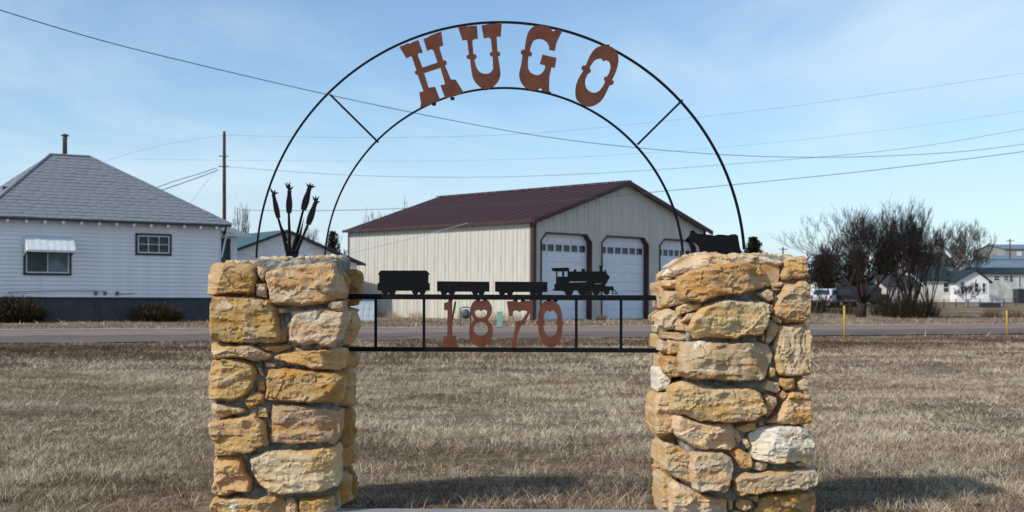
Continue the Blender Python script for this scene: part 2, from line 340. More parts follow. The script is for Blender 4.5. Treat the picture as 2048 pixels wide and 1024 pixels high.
# ------------------------------------------------------------------ stone pillars
def resample(poly, step):
    out = []
    n = len(poly)
    for i in range(n):
        a = poly[i]; b2 = poly[(i+1) % n]
        L_ = math.hypot(b2[0]-a[0], b2[1]-a[1]); k = max(1, int(round(L_/step)))
        for j in range(k): out.append((a[0]+(b2[0]-a[0])*j/k, a[1]+(b2[1]-a[1])*j/k))
    return out
def chaikin(p):
    o = []
    for i in range(len(p)):
        a = p[i]; b2 = p[(i+1) % len(p)]
        o += [(a[0]*.93+b2[0]*.07, a[1]*.93+b2[1]*.07), (a[0]*.07+b2[0]*.93, a[1]*.07+b2[1]*.93)]
    return o
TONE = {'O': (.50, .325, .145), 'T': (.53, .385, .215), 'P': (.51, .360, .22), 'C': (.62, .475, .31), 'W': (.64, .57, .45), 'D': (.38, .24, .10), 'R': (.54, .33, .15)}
def stone(poly, O, U, Nin, thick, tone, parent, seed, bulge=.03, pale=0., vert=False):
    rnd = random.Random(seed); O, U, Nin = Vector(O), Vector(U), Vector(Nin)
    area = 0
    for i in range(len(poly)):
        a, b2 = poly[i], poly[(i+1) % len(poly)]; area += a[0]*b2[1]-a[1]*b2[0]
    if area < 0: poly = poly[::-1]
    size = math.sqrt(abs(area)/2)
    cx = sum(p[0] for p in poly)/len(poly); cy = sum(p[1] for p in poly)/len(poly)
    gr = 1+.004/max(.03, size)
    poly = [(cx+(p[0]-cx)*gr, cy+(p[1]-cy)*gr) for p in poly]
    st_ = max(.0048, size*.030); sv = Vector((seed*1.37 % 50, seed*.77 % 50, 0))
    ring = resample(chaikin(poly), st_); amp = min(.007, size*.045)
    ring = [(x+amp*noise.noise(Vector((x*24, y*24, 5))+sv)+amp*.5*noise.noise(Vector((x*80, y*80, 5))+sv), y+amp*noise.noise(Vector((x*24, y*24, 15))+sv)+amp*.5*noise.noise(Vector((x*80, y*80, 25))+sv)) for x, y in ring]
    n = len(ring); R = np.array(ring); A2 = R; B2 = np.roll(R, -1, 0); AB = B2-A2; L2 = (AB**2).sum(1)+1e-12
    x0, y0 = R.min(0); x1, y1 = R.max(0)
    gx, gy = np.meshgrid(np.arange(x0, x1, st_), np.arange(y0, y1, st_)); G = np.stack([gx.ravel(), gy.ravel()], 1)
    G[:, 0] += (np.round((G[:, 1]-y0)/st_) % 2)*st_*.5
    G += np.random.default_rng(seed).uniform(-.22, .22, G.shape)*st_
    def inside(P):
        ins = np.zeros(len(P), bool)
        for k in range(n):
            xa, ya = A2[k]; xb, yb = B2[k]
            c = ((ya > P[:, 1]) != (yb > P[:, 1])); 
            if c.any(): ins ^= c & (P[:, 0] < (xb-xa)*(P[:, 1]-ya)/(yb-ya+1e-15)+xa)
        return ins
    def dist(P):
        t = np.clip(((P[:, None, :]-A2[None])*AB[None]).sum(2)/L2[None], 0, 1)
        return np.sqrt((((A2[None]+t[..., None]*AB[None])-P[:, None, :])**2).sum(2).min(1))
    G = G[inside(G)]; dG = dist(G); keep = dG > st_*.55; G = G[keep]; dG = dG[keep]
    from mathutils.geometry import delaunay_2d_cdt
    pts2 = [Vector(p) for p in ring]+[Vector(p) for p in G.tolist()]
    vo, _, fo, ov, _, _ = delaunay_2d_cdt(pts2, [], [list(range(n))], 1, 1e-7)
    # slanting facets break the arrises of the block; tilt of the whole face
    planes = []
    for k in range(rnd.choice((2, 3, 3, 4))):
        a = rnd.uniform(0, 2*math.pi); sl_ = rnd.uniform(.3, 1.1); planes.append((math.cos(a)*sl_, math.sin(a)*sl_, rnd.uniform(.22, .62)*size*sl_))
    tx, ty = rnd.uniform(-.07, .07), rnd.uniform(-.08, .05)
    big = min(1, size/.12); ke = min(.017, size*.13)
    fu, fv = (26, 4) if vert else (3.5, 22)
    ba = rnd.choice((.15, .4, .7, 1.1)); bt = rnd.uniform(-.25, .25); ca = rnd.uniform(.6, 1.3)
    def front(x, y, d):
        dx, dy = x-cx, y-cy
        ee = ke*(1+.9*noise.noise(Vector((x*13, y*13, 31))+sv)); q = min(1, d/max(.003, ee)); o = bulge*(1-(1-q)**2.0)
        lim = 9
        for (pa, pb, pc) in planes: lim = min(lim, bulge*.9+pc-(pa*dx+pb*dy))
        o = min(o, lim)+dx*tx+dy*ty
        v_ = y if not vert else x
        xr, yr = x+y*bt, y-x*bt; w1 = noise.noise(Vector((xr*fu, yr*fv, 1))+sv)
        o += .008*ba*w1*big*q                                   # bedding
        t = noise.noise(Vector((xr*fu*1.3, yr*fv*.9, 4))+sv); o += .007*ba*(1 if t > .12 else (t/.12 if t > -.04 else -.35))*big*q   # broken ledges
        c1 = 1-abs(noise.noise(Vector((x*8, y*9, 3))+sv))*2.2; o += .011*ca*c1*big*q+.004*ca*noise.noise(Vector((x*17, y*21, 13))+sv)*big*q
        c2 = abs(noise.noise(Vector((x*31, y*37, 7))+sv)); o -= .008*c2*q
        o += .004*noise.noise(Vector((x*75, y*80, 7))+sv)
        for sc_, am in ((8.5, .17), (21, .22)):
            p3 = Vector((x*sc_*(.6 if not vert else 1.5), y*sc_*(1.25 if not vert else .6), sv.x*3.7)); dd_, pp = noise.voronoi(p3); h_ = pp[0]
            tv = noise.noise_vector(h_*7.31)*am*2; o += ((p3.x-h_.x)*tv.x+(p3.y-h_.y)*tv.y+tv.z*.12)/sc_*big*q
        if d < 1e-6: o = min(o, 0.0)-.006
        return max(o, -.03)
    sides = [.10, .35, .65, 1.0]; V = []
    for sd in reversed(sides):
        for (x, y) in ring:
            q = .012*noise.noise(Vector((x*14, y*14, sd*thick*18))+sv)/(size+.03)*min(size, .12)+.006*noise.noise(Vector((x*45, y*45, sd*thick*50))+sv)
            sc = 1-.04*sd+(.010 if sd < .5 else 0); V.append((cx+(x-cx)*(sc+q), cy+(y-cy)*(sc+q), .006+thick*sd))
    nb_ = len(V); Gd = np.concatenate([np.zeros(n), dG])
    idx = {}
    for k, v in enumerate(vo):
        src = min(ov[k]) if ov[k] else 0; d = 0.0 if src < n else float(Gd[src]); V.append((v.x, v.y, -front(v.x, v.y, d)))
        for s_ in ov[k]: idx[s_] = nb_+k
    P = [O+U*v[0]+Vector((0, 0, v[1]))+Nin*v[2] for v in V]
    Fc = []
    for i in range(len(sides)-1):
        for j in range(n):
            k = (j+1) % n; Fc.append((i*n+j, i*n+k, (i+1)*n+k, (i+1)*n+j))
    b0 = (len(sides)-1)*n
    for j in range(n):
        k = (j+1) % n
        if j in idx and k in idx: Fc.append((b0+j, b0+k, idx[k], idx[j]))
    Fc += [tuple(q+nb_ for q in f) for f in fo]
    o = mk('stone', P, Fc, M['stonev'] if vert else M['stone'], parent, smooth=True)
    o.data.set_sharp_from_angle(angle=math.radians(26))
    c = TONE[tone]; j = rnd.uniform(.88, 1.06)
    if seed > 400: c = (c[0]*1.02, c[1]*1.02, c[2]*1.02)      # the right pillar's blocks are paler buff
    o.color = (c[0]*j, c[1]*j*rnd.uniform(.97, 1.03), c[2]*j*rnd.uniform(.92, 1.06), 1)
    o['pale'] = pale
    return o
def rough_box(x0, x1, y0, y1, z0, z1, U, Nin, O, cuts, amp, name, m, parent, seed=0, topfn=None):
    bm = bmesh.new(); bmesh.ops.create_cube(bm, size=1)
    bmesh.ops.subdivide_edges(bm, edges=bm.edges[:], cuts=cuts, use_grid_fill=True)
    O, U, Nin = Vector(O), Vector(U), Vector(Nin); P = []
    for v in bm.verts:
        a = x0+(v.co.x+.5)*(x1-x0); d = y0+(v.co.y+.5)*(y1-y0); tz = v.co.z+.5
        z = z0+tz*((topfn(a, d) if topfn else z1)-z0)
        p = O+U*a+Nin*d+Vector((0, 0, z))
        q = p*9+Vector((seed, 0, 0)); q2 = p*32+Vector((seed, 5, 0)); q3 = p*75
        nv = noise.noise_vector(q)*amp+noise.noise_vector(q2)*amp*.55+noise.noise_vector(q3)*amp*.35
        P.append(p+nv)
    bm.verts.ensure_lookup_table(); fs = [[v.index for v in f.verts] for f in bm.faces]; bm.free()
    return mk(name, P, fs, m, parent, smooth=True)
def side_stones(parent, O, U, Nin, width, z0, z1, seed, thick=.22, dark=False):
    rnd = random.Random(seed); z = z0; k = 0
    while z < z1-.05:
        hgt = min(rnd.uniform(.10, .22), z1-z); 
        if z1-(z+hgt) < .07: hgt = z1-z
        cuts_ = [0, width] if (width < .3 or rnd.random() < .3) else [0, width*rnd.uniform(.35, .65), width]
        for a, b2 in zip(cuts_[:-1], cuts_[1:]):
            gp = .012; j = lambda: rnd.uniform(-.012, .012)
            x0, x1, y0, y1 = a+gp, b2-gp, z+gp*.7, z+hgt-gp*.7
            poly = [(x0+j(), y0+j()), ((x0+x1)/2, y0+j()*.7), (x1+j(), y0+j()), (x1+j(), (y0+y1)/2), (x1+j(), y1+j()), ((x0+x1)/2, y1+j()*.7), (x0+j(), y1+j()), (x0+j(), (y0+y1)/2)]
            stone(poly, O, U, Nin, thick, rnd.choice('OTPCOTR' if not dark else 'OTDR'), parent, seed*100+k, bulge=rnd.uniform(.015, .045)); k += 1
        z += hgt
ZA = lambda p: (400+p[0]/3.939, 500+p[1]/3.939)
ZB = lambda p: (400+p[0]/3.879, 760+p[1]/3.879)
ZC = lambda p: (1290+p[0]/3.792, 490+p[1]/3.792)
ZD = lambda p: (1290+p[0]/3.736, 750+p[1]/3.736)
ID = lambda p: p
D0 = 6.95; PD = .60
# (zoom, tone, pale, bulge, extra depth, thickness, outline)
LEFT = [
 (ZA, 'O', 0, .05, 0, .25, [(55,345),(60,200),(80,120),(170,95),(400,112),(430,125),(445,200),(440,330),(410,350),(230,345),(120,360)]),
 (ZA, 'T', 0, .02, .01, .1, [(437,120),(520,155),(515,200),(500,250),(455,195)]),
 (ZA, 'T', 0, .03, .0, .1, [(450,265),(515,265),(530,300),(525,375),(445,360)]),
 (ZA, 'P', 0, .05, -.01, .30, [(520,180),(640,140),(980,95),(1060,120),(1085,200),(1120,340),(1115,380),(1000,420),(800,447),(600,430),(565,410),(540,310),(515,230)]),
 (ZA, 'O', .05, .05, -.01, .3, [(90,400),(110,365),(400,370),(540,395),(590,440),(600,520),(630,640),(625,730),(400,740),(200,725),(95,705),(78,560)]),
 (ZA, 'C', .28, .04, 0, .28, [(720,480),(1000,455),(1140,480),(1140,560),(1090,700),(1040,775),(960,760),(920,735),(820,755),(700,720),(695,660),(715,540)]),
 (ZA, 'P', 0, .03, -.01, .15, [(1015,415),(1040,400),(1130,405),(1135,480),(1070,480),(1005,450)]),
 (ZA, 'T', 0, .02, .03, .1, [(600,450),(715,460),(715,495),(610,505)]),
 (ZA, 'O', 0, .02, .03, .1, [(635,640),(690,600),(690,715),(635,735)]),
 (ZA, 'T', 0, .04, -.01, .25, [(85,730),(200,740),(400,745),(560,830),(550,850),(460,875),(300,850),(120,860),(90,800)]),
 (ZA, 'R', 0, .02, .01, .12, [(440,755),(720,745),(715,775),(610,810),(520,790)]),
 (ZA, 'R', 0, .05, -.01, .28, [(600,820),(1000,780),(1110,790),(1140,840),(1130,930),(1080,945),(900,940),(700,890),(590,850)]),
 (ZA, 'O', 0, .02, .02, .08, [(755,760),(820,775),(820,800),(755,795)]),
 (ZA, 'C', .1, .02, .015, .08, [(520,885),(600,890),(590,925),(525,920)]),
 (ZA, 'O', 0, .02, .02, .08, [(445,920),(480,925),(510,990),(480,985)]),
 (ID, 'O', 0, .04, 0, .28, [(424,723),(446,716),(476,718),(504,728),(513,746),(509,762),(503,776),(495,791),(464,802),(419,799),(417,760),(420,740)]),
 (ID, 'O', .0, .05, -.01, .3, [(536,739),(600,738),(668,745),(685,755),(679,780),(678,806),(657,806),(606,805),(544,802),(530,799),(533,781),(533,760)]),
 (ZB, 'T', 0, .02, .02, .1, [(440,10),(510,10),(510,80),(450,85)]),
 (ZB, 'O', 0, .03, .0, .12, [(360,150),(380,115),(450,90),(490,110),(500,170),(380,220),(345,180)]),
 (ZB, 'O', 0, .02, .01, .1, [(455,200),(520,215),(530,290),(455,285)]),
 (ZB, 'P', 0, .03, 0, .2, [(90,190),(130,175),(350,220),(350,255),(240,275),(180,295),(95,285)]),
 (ZB, 'O', 0, .05, -.01, .28, [(65,330),(430,262),(490,330),(530,500),(440,530),(410,560),(250,580),(125,590),(115,500),(75,420)]),
 (ZB, 'P', 0, .04, -.01, .30, [(560,200),(620,185),(800,195),(950,225),(1075,250),(1070,400),(1040,495),(900,480),(730,497),(540,480),(530,460),(550,380),(550,260)]),
 (ZB, 'C', .12, .06, -.02, .30, [(390,600),(540,550),(800,550),(1040,520),(1060,560),(1065,820),(940,865),(650,890),(540,875),(450,790),(410,700)]),
 (ZB, 'R', 0, .04, 0, .25, [(115,590),(330,600),(345,700),(395,780),(395,865),(290,870),(210,890),(100,880),(110,700)]),
 (ZB, 'O', 0, .05, -.01, .28, [(100,910),(620,915),(655,950),(655,1040),(640,1060),(90,1060),(85,1000)]),
 (ZB, 'T', 0, .03, .0, .15, [(675,920),(730,910),(765,960),(765,1060),(665,1060)]),
 (ZB, 'O', 0, .05, -.01, .3, [(775,920),(1030,905),(1040,1000),(1045,1060),(775,1060)]),
 # blocks that stick out of the inner side further back
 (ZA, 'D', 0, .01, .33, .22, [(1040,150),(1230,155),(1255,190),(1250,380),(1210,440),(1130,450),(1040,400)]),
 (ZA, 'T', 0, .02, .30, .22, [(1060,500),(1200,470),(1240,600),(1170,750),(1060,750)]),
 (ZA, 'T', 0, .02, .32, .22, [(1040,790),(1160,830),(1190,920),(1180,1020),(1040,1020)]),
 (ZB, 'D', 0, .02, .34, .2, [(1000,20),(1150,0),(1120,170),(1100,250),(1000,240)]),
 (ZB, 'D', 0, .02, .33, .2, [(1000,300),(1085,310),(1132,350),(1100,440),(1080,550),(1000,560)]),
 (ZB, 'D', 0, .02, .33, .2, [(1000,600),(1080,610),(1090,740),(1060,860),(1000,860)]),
]
RIGHT = [
 (ZC, 'C', .05, .03, .03, .3, [(200,160),(300,90),(500,72),(800,78),(1000,120),(1000,165),(800,150),(500,175),(350,200),(250,225)]),
 (ZC, 'R', 0, .06, -.02, .3, [(255,300),(270,240),(350,195),(600,140),(900,135),(1015,160),(1020,240),(1010,290),(900,320),(850,340),(700,385),(600,380),(500,410),(430,432),(350,420),(280,415),(262,350)]),
 (ZC, 'O', .0, .04, 0, .3, [(1060,130),(1100,90),(1200,88),(1225,110),(1225,200),(1250,240),(1180,255),(1050,265),(1030,230)]),
 (ZC, 'P', .0, .05, -.01, .3, [(1000,420),(1060,310),(1200,268),(1245,310),(1255,400),(1250,540),(1200,580),(1080,585),(1000,545),(970,520)]),
 (ZC, 'T', 0, .06, -.01, .3, [(350,560),(460,450),(600,410),(780,425),(900,425),(945,460),(940,510),(920,620),(880,690),(760,690),(660,718),(500,700),(380,705),(340,640)]),
 (ZC, 'P', 0, .03, 0, .12, [(845,370),(930,335),(965,350),(970,420),(930,430)]),
 (ZC, 'T', 0, .02, .01, .08, [(970,360),(1000,400),(990,465),(970,450)]),
 (ZC, 'T', 0, .02, .01, .08, [(935,460),(970,450),(965,520),(935,535)]),
 (ZC, 'C', .1, .02, .0, .1, [(950,535),(1000,540),(1040,580),(1030,600),(980,580)]),
 (ZC, 'T', 0, .03, .01, .12, [(920,600),(950,560),(1010,610),(1010,660),(940,745),(905,740)]),
 (ZC, 'O', 0, .02, .01, .08, [(880,680),(910,650),(900,735),(880,720)]),
 (ZC, 'V', 0, .035, 0, .35, [(1000,620),(1200,590),(1250,610),(1270,700),(1275,900),(1250,985),(1160,990),(1020,990),(990,850),(985,740)]),
 (ZC, 'P', .10, .06, -.02, .3, [(285,740),(420,735),(800,735),(940,755),(970,830),(960,880),(900,1010),(880,1030),(700,1035),(400,1020),(320,1010),(255,960),(260,850)]),
 (ZC, 'C', 0, .02, .01, .08, [(945,930),(985,940),(990,990),(940,1010),(930,970)]),
 (ZC, 'T', 0, .02, .01, .08, [(960,300),(1030,280),(1060,300),(1020,320),(970,330)]),
 (ZC, 'T', 0, .02, .02, .08, [(960,320),(1025,330),(1020,345),(970,345)]),
 (ZC, 'T', 0, .02, .14, .1, [(130,240),(180,180),(280,210),(290,260),(180,240)]),
 (ZC, 'C', .1, .03, .12, .12, [(140,270),(240,260),(275,290),(265,330),(200,330),(145,310)]),
 (ZC, 'T', 0, .03, .12, .14, [(165,350),(250,345),(290,380),(275,440),(200,470),(150,455)]),
 (ZC, 'T', 0, .03, .06, .14, [(255,470),(290,435),(330,450),(320,500),(245,540)]),
 (ZC, 'O', 0, .02, .03, .1, [(335,450),(400,440),(380,490),(340,500)]),
 (ZC, 'C', .12, .04, .12, .16, [(110,560),(190,480),(240,530),(280,600),(240,640),(160,645),(110,610)]),
 (ZC, 'C', 0, .03, .04, .12, [(280,580),(320,520),(370,500),(380,520),(330,580)]),
 (ZC, 'W', .3, .02, .2, .12, [(80,610),(120,600),(140,660),(90,660)]),
 (ZC, 'T', 0, .03, .07, .14, [(240,600),(340,600),(345,660),(240,650)]),
 (ZC, 'T', 0, .03, .12, .14, [(125,660),(250,650),(330,690),(250,730),(140,710)]),
 (ZC, 'T', 0, .03, .09, .14, [(180,720),(285,730),(270,820),(190,830)]),
 (ZC, 'C', 0, .03, .17, .12, [(115,720),(175,730),(170,820),(120,800)]),
 (ZC, 'O', 0, .04, .08, .18, [(145,850),(250,845),(285,930),(275,1000),(190,1000),(150,960)]),
 (ZC, 'W', .35, .03, .2, .2, [(95,940),(145,910),(165,1000),(150,1090),(95,1110)]),
 (ZC, 'P', 0, .03, .3, .25, [(100,290),(170,250),(190,460),(120,480)]),
 (ZC, 'T', 0, .03, .3, .25, [(85,540),(150,460),(160,560),(90,580)]),
 (ZC, 'C', 0, .03, .3, .25, [(85,680),(150,680),(150,800),(90,780)]),
 (ZC, 'T', 0, .03, .3, .25, [(90,840),(170,830),(170,920),(100,920)]),
 (ZD, 'T', .05, .06, -.01, .3, [(190,90),(290,55),(360,60),(500,85),(800,95),(860,140),(890,220),(895,290),(800,340),(650,360),(400,345),(240,285),(200,265),(190,180)]),
 (ZD, 'O', 0, .04, .16, .3, [(75,180),(110,140),(210,130),(215,260),(230,290),(220,420),(150,450),(85,440),(70,280)]),
 (ZD, 'C', .12, .05, 0, .28, [(220,320),(260,300),(450,360),(650,365),(710,430),(720,500),(640,560),(500,555),(420,560),(330,520),(250,460),(220,400)]),
 (ZD, 'C', .12, .06, -.02, .3, [(330,590),(420,570),(580,580),(640,620),(655,700),(620,850),(590,875),(400,875),(360,840),(330,700)]),
 (ZD, 'T', .05, .04, .05, .3, [(150,540),(180,515),(345,580),(340,700),(360,840),(220,760),(150,700)]),
 (ZD, 'T', 0, .03, .25, .25, [(110,520),(190,500),(190,700),(105,660)]),
 (ZD, 'T', 0, .03, .20, .25, [(120,760),(160,745),(235,800),(225,1060),(125,1060)]),
 (ZD, 'C', .06, .05, .01, .3, [(200,830),(240,805),(340,850),(500,910),(610,920),(620,1060),(205,1060)]),
 (ZD, 'T', 0, .02, .0, .12, [(885,160),(920,140),(980,170),(985,215),(920,315),(900,250)]),
 (ZD, 'O', 0, .03, .0, .1, [(985,150),(1020,110),(1065,140),(1030,185)]),
 (ZD, 'C', .15, .03, .0, .12, [(880,90),(910,40),(990,60),(1005,110),(980,135),(885,110)]),
 (ZD, 'O', 0, .03, .0, .12, [(1010,25),(1115,25),(1120,100),(1040,115),(1005,80)]),
 (ZD, 'T', 0, .03, .0, .12, [(1130,60),(1180,15),(1220,40),(1215,120),(1150,110)]),
 (ZD, 'R', 0, .04, -.01, .3, [(905,355),(1000,290),(1070,130),(1100,120),(1225,145),(1245,280),(1245,360),(1130,370),(1000,370)]),
 (ZD, 'W', .36, .06, -.02, .3, [(790,450),(850,400),(1000,375),(1150,380),(1230,440),(1260,500),(1260,620),(1100,655),(950,660),(810,630)]),
 (ZD, 'T', 0, .03, .01, .1, [(690,385),(760,355),(830,350),(825,410),(740,425),(695,410)]),
 (ZD, 'O', 0, .02, .02, .08, [(840,350),(880,330),(885,380),(840,385)]),
 (ZD, 'C', 0, .02, .0, .08, [(725,480),(760,475),(785,520),(765,550),(735,510)]),
 (ZD, 'R', 0, .03, .0, .15, [(620,580),(700,550),(790,600),(795,695),(720,700),(680,640)]),
 (ZD, 'C', .1, .03, .0, .1, [(805,655),(870,640),(910,660),(905,700),(850,715),(810,700)]),
 (ZD, 'P', 0, .06, -.02, .3, [(645,770),(700,745),(1080,705),(1270,710),(1295,760),(1270,830),(1150,860),(950,870),(860,885),(700,905),(670,850)]),
 (ZD, 'O', 0, .04, 0, .3, [(850,930),(900,890),(1260,870),(1275,950),(1275,1060),(800,1060),(810,1010),(845,980)]),
 (ZD, 'O', 0, .02, .01, .08, [(610,920),(655,930),(655,1000),(630,1010)]),
 (ZD, 'T', 0, .03, .01, .1, [(670,960),(720,920),(800,935),(795,1000),(740,1020),(680,990)]),
 (ZD, 'O', 0, .02, .0, .08, [(770,920),(840,890),(850,940),(830,950)]),
 (ZD, 'T', 0, .03, .01, .1, [(660,1010),(720,1010),(760,1060),(650,1060)]),
 (ZD, 'C', 0, .02, .01, .08, [(1115,650),(1160,645),(1210,670),(1190,685),(1115,680)]),
]
def pillar(name, label, stones, pxl, pxr, k, seed, topfn, capspec):
    xc = (W(pxl, 800, D0).x+W(pxr, 800, D0).x)/2
    U = Vector((1, k, 0)).normalized(); Nin = Vector((-k, 1, 0)).normalized()
    O = Vector((xc, D0, 0))
    root = empty(name, label, 'pillar', (xc, D0+PD/2, 0), 'stone pillars of the town arch')
    uv = lambda p: ((lambda q: ((q-O).dot(U), q.z))(WP(p[0], p[1], D0, k, xc)))
    ul, ur = uv((pxl, 800))[0], uv((pxr, 800))[0]
    for i, (z, tone, pale, bulge, ex, th, pts) in enumerate(stones):
        vert = tone == 'V'
        # outline traced on the plane the stone's face lies in
        if ex >= .03 and k != 0:
            ex *= .75; mxx = sum(p[0] for p in pts)/len(pts); pts = [(p[0]+(38 if p[0] > mxx else -6), p[1]) for p in pts]
        Oe = O+Nin*ex
        pl = []
        for p in pts:
            q = WP(*z(p), D0+ex, k, xc); pl.append(((q-Oe).dot(U), max(.0, q.z)))
        stone(pl, Oe, U, Nin, th, 'C' if vert else tone, root, seed+i*7, bulge, pale, vert)
    rough_box(ul+(.035 if k == 0 else .075), ur-.05, .034, PD-.03, -.05, capspec[0]-.04, U, Nin, O, 60, .040, 'mortar_core', M['mortar'], root, seed)
    rough_box(ul+capspec[1], ur-capspec[2], .05, PD-.03, capspec[0]-.12, capspec[0], U, Nin, O, 44, .016, 'mortar_cap', M['mortar'], root, seed+3, topfn)
    # rubble bedded in the cap
    rnd = random.Random(seed); 
    for i in range(70):
        a = rnd.uniform(ul+capspec[1]+.03, ur-capspec[2]-.03); d = rnd.uniform(.06, PD-.08); zt = topfn(a, d)+.006
        p0 = O+U*a+Nin*d; r = rnd.uniform(.010, .026)
        bm = bmesh.new(); bmesh.ops.create_icosphere(bm, subdivisions=2, radius=1)
        P = []
        sx, sy, sz = r*rnd.uniform(1, 1.7), r*rnd.uniform(.8, 1.3), r*rnd.uniform(.5, .9)
        for v in bm.verts:
            q = v.co*(1+.35*noise.noise(v.co*1.3+Vector((i*3.1, seed, 0)))); P.append(p0+Vector((q.x*sx, q.y*sy, q.z*sz+zt)))
        fs = [[v.index for v in f.verts] for f in bm.faces]; bm.free()
        o = mk('rubble', P, fs, M['stone'], root); c = TONE[rnd.choice('TCPCWT')]; o.color = (*c, 1); o['pale'] = 0.1
    top = capspec[0]-.05
    # outer side, inner side behind the corner blocks, and back
    outL = O+U*(ul+.02); outR = O+U*(ur-.02)
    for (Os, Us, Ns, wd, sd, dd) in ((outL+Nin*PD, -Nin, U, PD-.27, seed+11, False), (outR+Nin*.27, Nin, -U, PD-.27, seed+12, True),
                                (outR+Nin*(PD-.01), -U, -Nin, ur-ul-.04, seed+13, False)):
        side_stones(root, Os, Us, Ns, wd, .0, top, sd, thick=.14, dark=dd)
    return root, O, U, Nin, ul, ur
topL = lambda a, d: 1.2+(593-(524 if a < -.12 else 517-4*min(1, max(0, (a+.12)/.3))))/F*(D0+d)-.012
topR = lambda a, d: 1.2+(597-(540-30*ss(-.37, -.2, a)+12*ss(.22, .37, a)))/F*(D0+d)-.008
pl, *_ = pillar('stone_pillar', 'left sandstone pillar carrying the black metal wheat, beside the white house', LEFT, 420, 684, 0.0, 11, topL, (1.395, .05, .03))
pr, *_ = pillar('stone_pillar', 'right sandstone pillar carrying the black cow, with pale weathered blocks', RIGHT, 1348, 1627, 0.055, 501, topR, (1.415, .03, .03))

# ------------------------------------------------------------------ ironwork
AD = 7.25
def plate(name, loops, d, th, m, parent=None, conv=ID):
    L2 = [[W(*conv(p), d) for p in lp] for lp in loops]
    tris = tessellate_polygon(L2); flat = [p for lp in L2 for p in lp]; n = len(flat)
    V = flat+[p+Vector((0, th, 0)) for p in flat]; Fc = []
    for t in tris:
        a, b2, c = t; nrm = (flat[b2]-flat[a]).cross(flat[c]-flat[a])
        if nrm.y > 0: t = (a, c, b2)
        Fc.append(tuple(t)); Fc.append(tuple(i+n for i in reversed(t)))
    o = 0
    for lp in L2:
        k = len(lp)
        for i in range(k):
            j = (i+1) % k; Fc.append((o+i, o+j, o+j+n, o+i+n))
        o += k
    ob = mk(name, V, Fc, m, parent)
    bm = bmesh.new(); bm.from_mesh(ob.data); bmesh.ops.recalc_face_normals(bm, faces=bm.faces[:]); bm.to_mesh(ob.data); bm.free()
    return ob
def crom(pts, closed=True, k=4):
    n = len(pts); out = []
    for i in range(n if closed else n-1):
        p0, p1, p2, p3 = (pts[(i+j-1) % n] if closed else pts[min(max(i+j-1, 0), n-1)] for j in range(4))
        for s_ in range(k):
            t = s_/k; out.append(tuple(.5*((2*p1[c])+(-p0[c]+p2[c])*t+(2*p0[c]-5*p1[c]+4*p2[c]-p3[c])*t*t+(-p0[c]+3*p1[c]-3*p2[c]+p3[c])*t**3) for c in (0, 1)))
    if not closed: out.append(pts[-1])
    return out
arch = empty('entrance_arch', 'black semicircular metal arch with rust brown letters HUGO standing on both stone pillars', 'arch', W(1005, 533, AD))
def arc_pts(cx, cy, R, a0, a1, n, d=AD): return [W(cx+R*math.cos(math.radians(a0+(a1-a0)*i/n)), cy-R*math.sin(math.radians(a0+(a1-a0)*i/n)), d) for i in range(n+1)]
px2m = AD/F
rr = lambda w0, w1, n: [px2m*(w0+(w1-w0)*i/n)*.5*1.2 for i in range(n+1)]
b = MB(); b.tube(arc_pts(1001, 533, 488.5, 178, 4, 120), rr(4.2, 6.2, 120), 4, sq=True); b.build('outer_hoop', M['iron'], arch)
b = MB(); b.tube(arc_pts(1008, 535, 359, 177, 5, 110), rr(3.6, 5.6, 110), 4, sq=True); b.build('inner_hoop', M['iron'], arch)
for (p, q) in (((660, 189), (757, 285)), ((1365, 200), (1275, 289))):
    b = MB(); b.tube([W(*p, AD), W(*q, AD)], px2m*2.9, 4, sq=True); b.build('spacer_bar', M['iron'], arch)
ZH = lambda p: (780+p[0]/4.2667, 30+p[1]/4.2667)
LH = [(80,272),(120,255),(155,240),(170,245),(190,232),(243,212),(280,320),(260,325),(240,325),(238,345),(278,448),(405,405),(370,305),(358,292),(340,295),(315,305),(285,205),(320,190),(350,172),(370,165),(395,155),(438,140),(455,258),(440,265),(422,272),(425,290),(455,388),(470,385),(485,400),(482,422),(470,430),(520,550),(560,550),(628,660),(560,690),(470,712),(430,600),(470,590),(430,450),(292,495),(330,620),(385,612),(428,722),(380,745),(340,765),(268,788),(250,660),(285,650),(235,510),(220,508),(210,490),(215,478),(225,472),(185,352),(165,355),(140,370)]
LU = [(580,100),(620,95),(650,92),(660,97),(690,92),(742,90),(750,203),(715,205),(703,220),(712,333),(730,335),(740,350),(735,372),(720,378)]+crom([(720,378),(735,440),(760,480),(800,500),(850,495),(878,460),(878,430)], False)[1:]+[(876,355),(858,350),(850,332),(858,318),(872,312),(860,205),(845,190),(800,200),(780,90),(850,75),(890,75),(955,62),(945,183),(910,185),(918,310),(935,315),(943,335),(935,348),(922,352)]+crom([(922,352),(942,480),(935,540),(905,590),(860,625),(810,632),(770,615),(725,570),(700,510),(682,375)], False)[1:]+[(662,375),(650,358),(658,342),(672,338),(660,225),(650,210),(618,218)]
LG = crom([(1390,140),(1360,105),(1290,88),(1230,95),(1190,130),(1165,190),(1148,295)], False)+[(1125,298),(1115,315),(1118,330),(1130,340)]+crom([(1130,340),(1120,420),(1102,500),(1112,560),(1150,615),(1210,642),(1255,640),(1290,620)], False)[1:]+[(1295,650),(1360,662),(1358,600),(1362,520),(1378,448),(1408,448),(1422,365),(1300,337),(1278,418)]+crom([(1322,428),(1320,460),(1290,500),(1250,512),(1200,490),(1178,440),(1182,350)], False)+[(1200,355),(1212,340),(1212,322),(1195,312)]+crom([(1195,312),(1205,260),(1235,212),(1290,205),(1330,225),(1355,260),(1358,298)], False)[1:]+[(1408,306),(1420,240),(1470,135),(1430,120)]
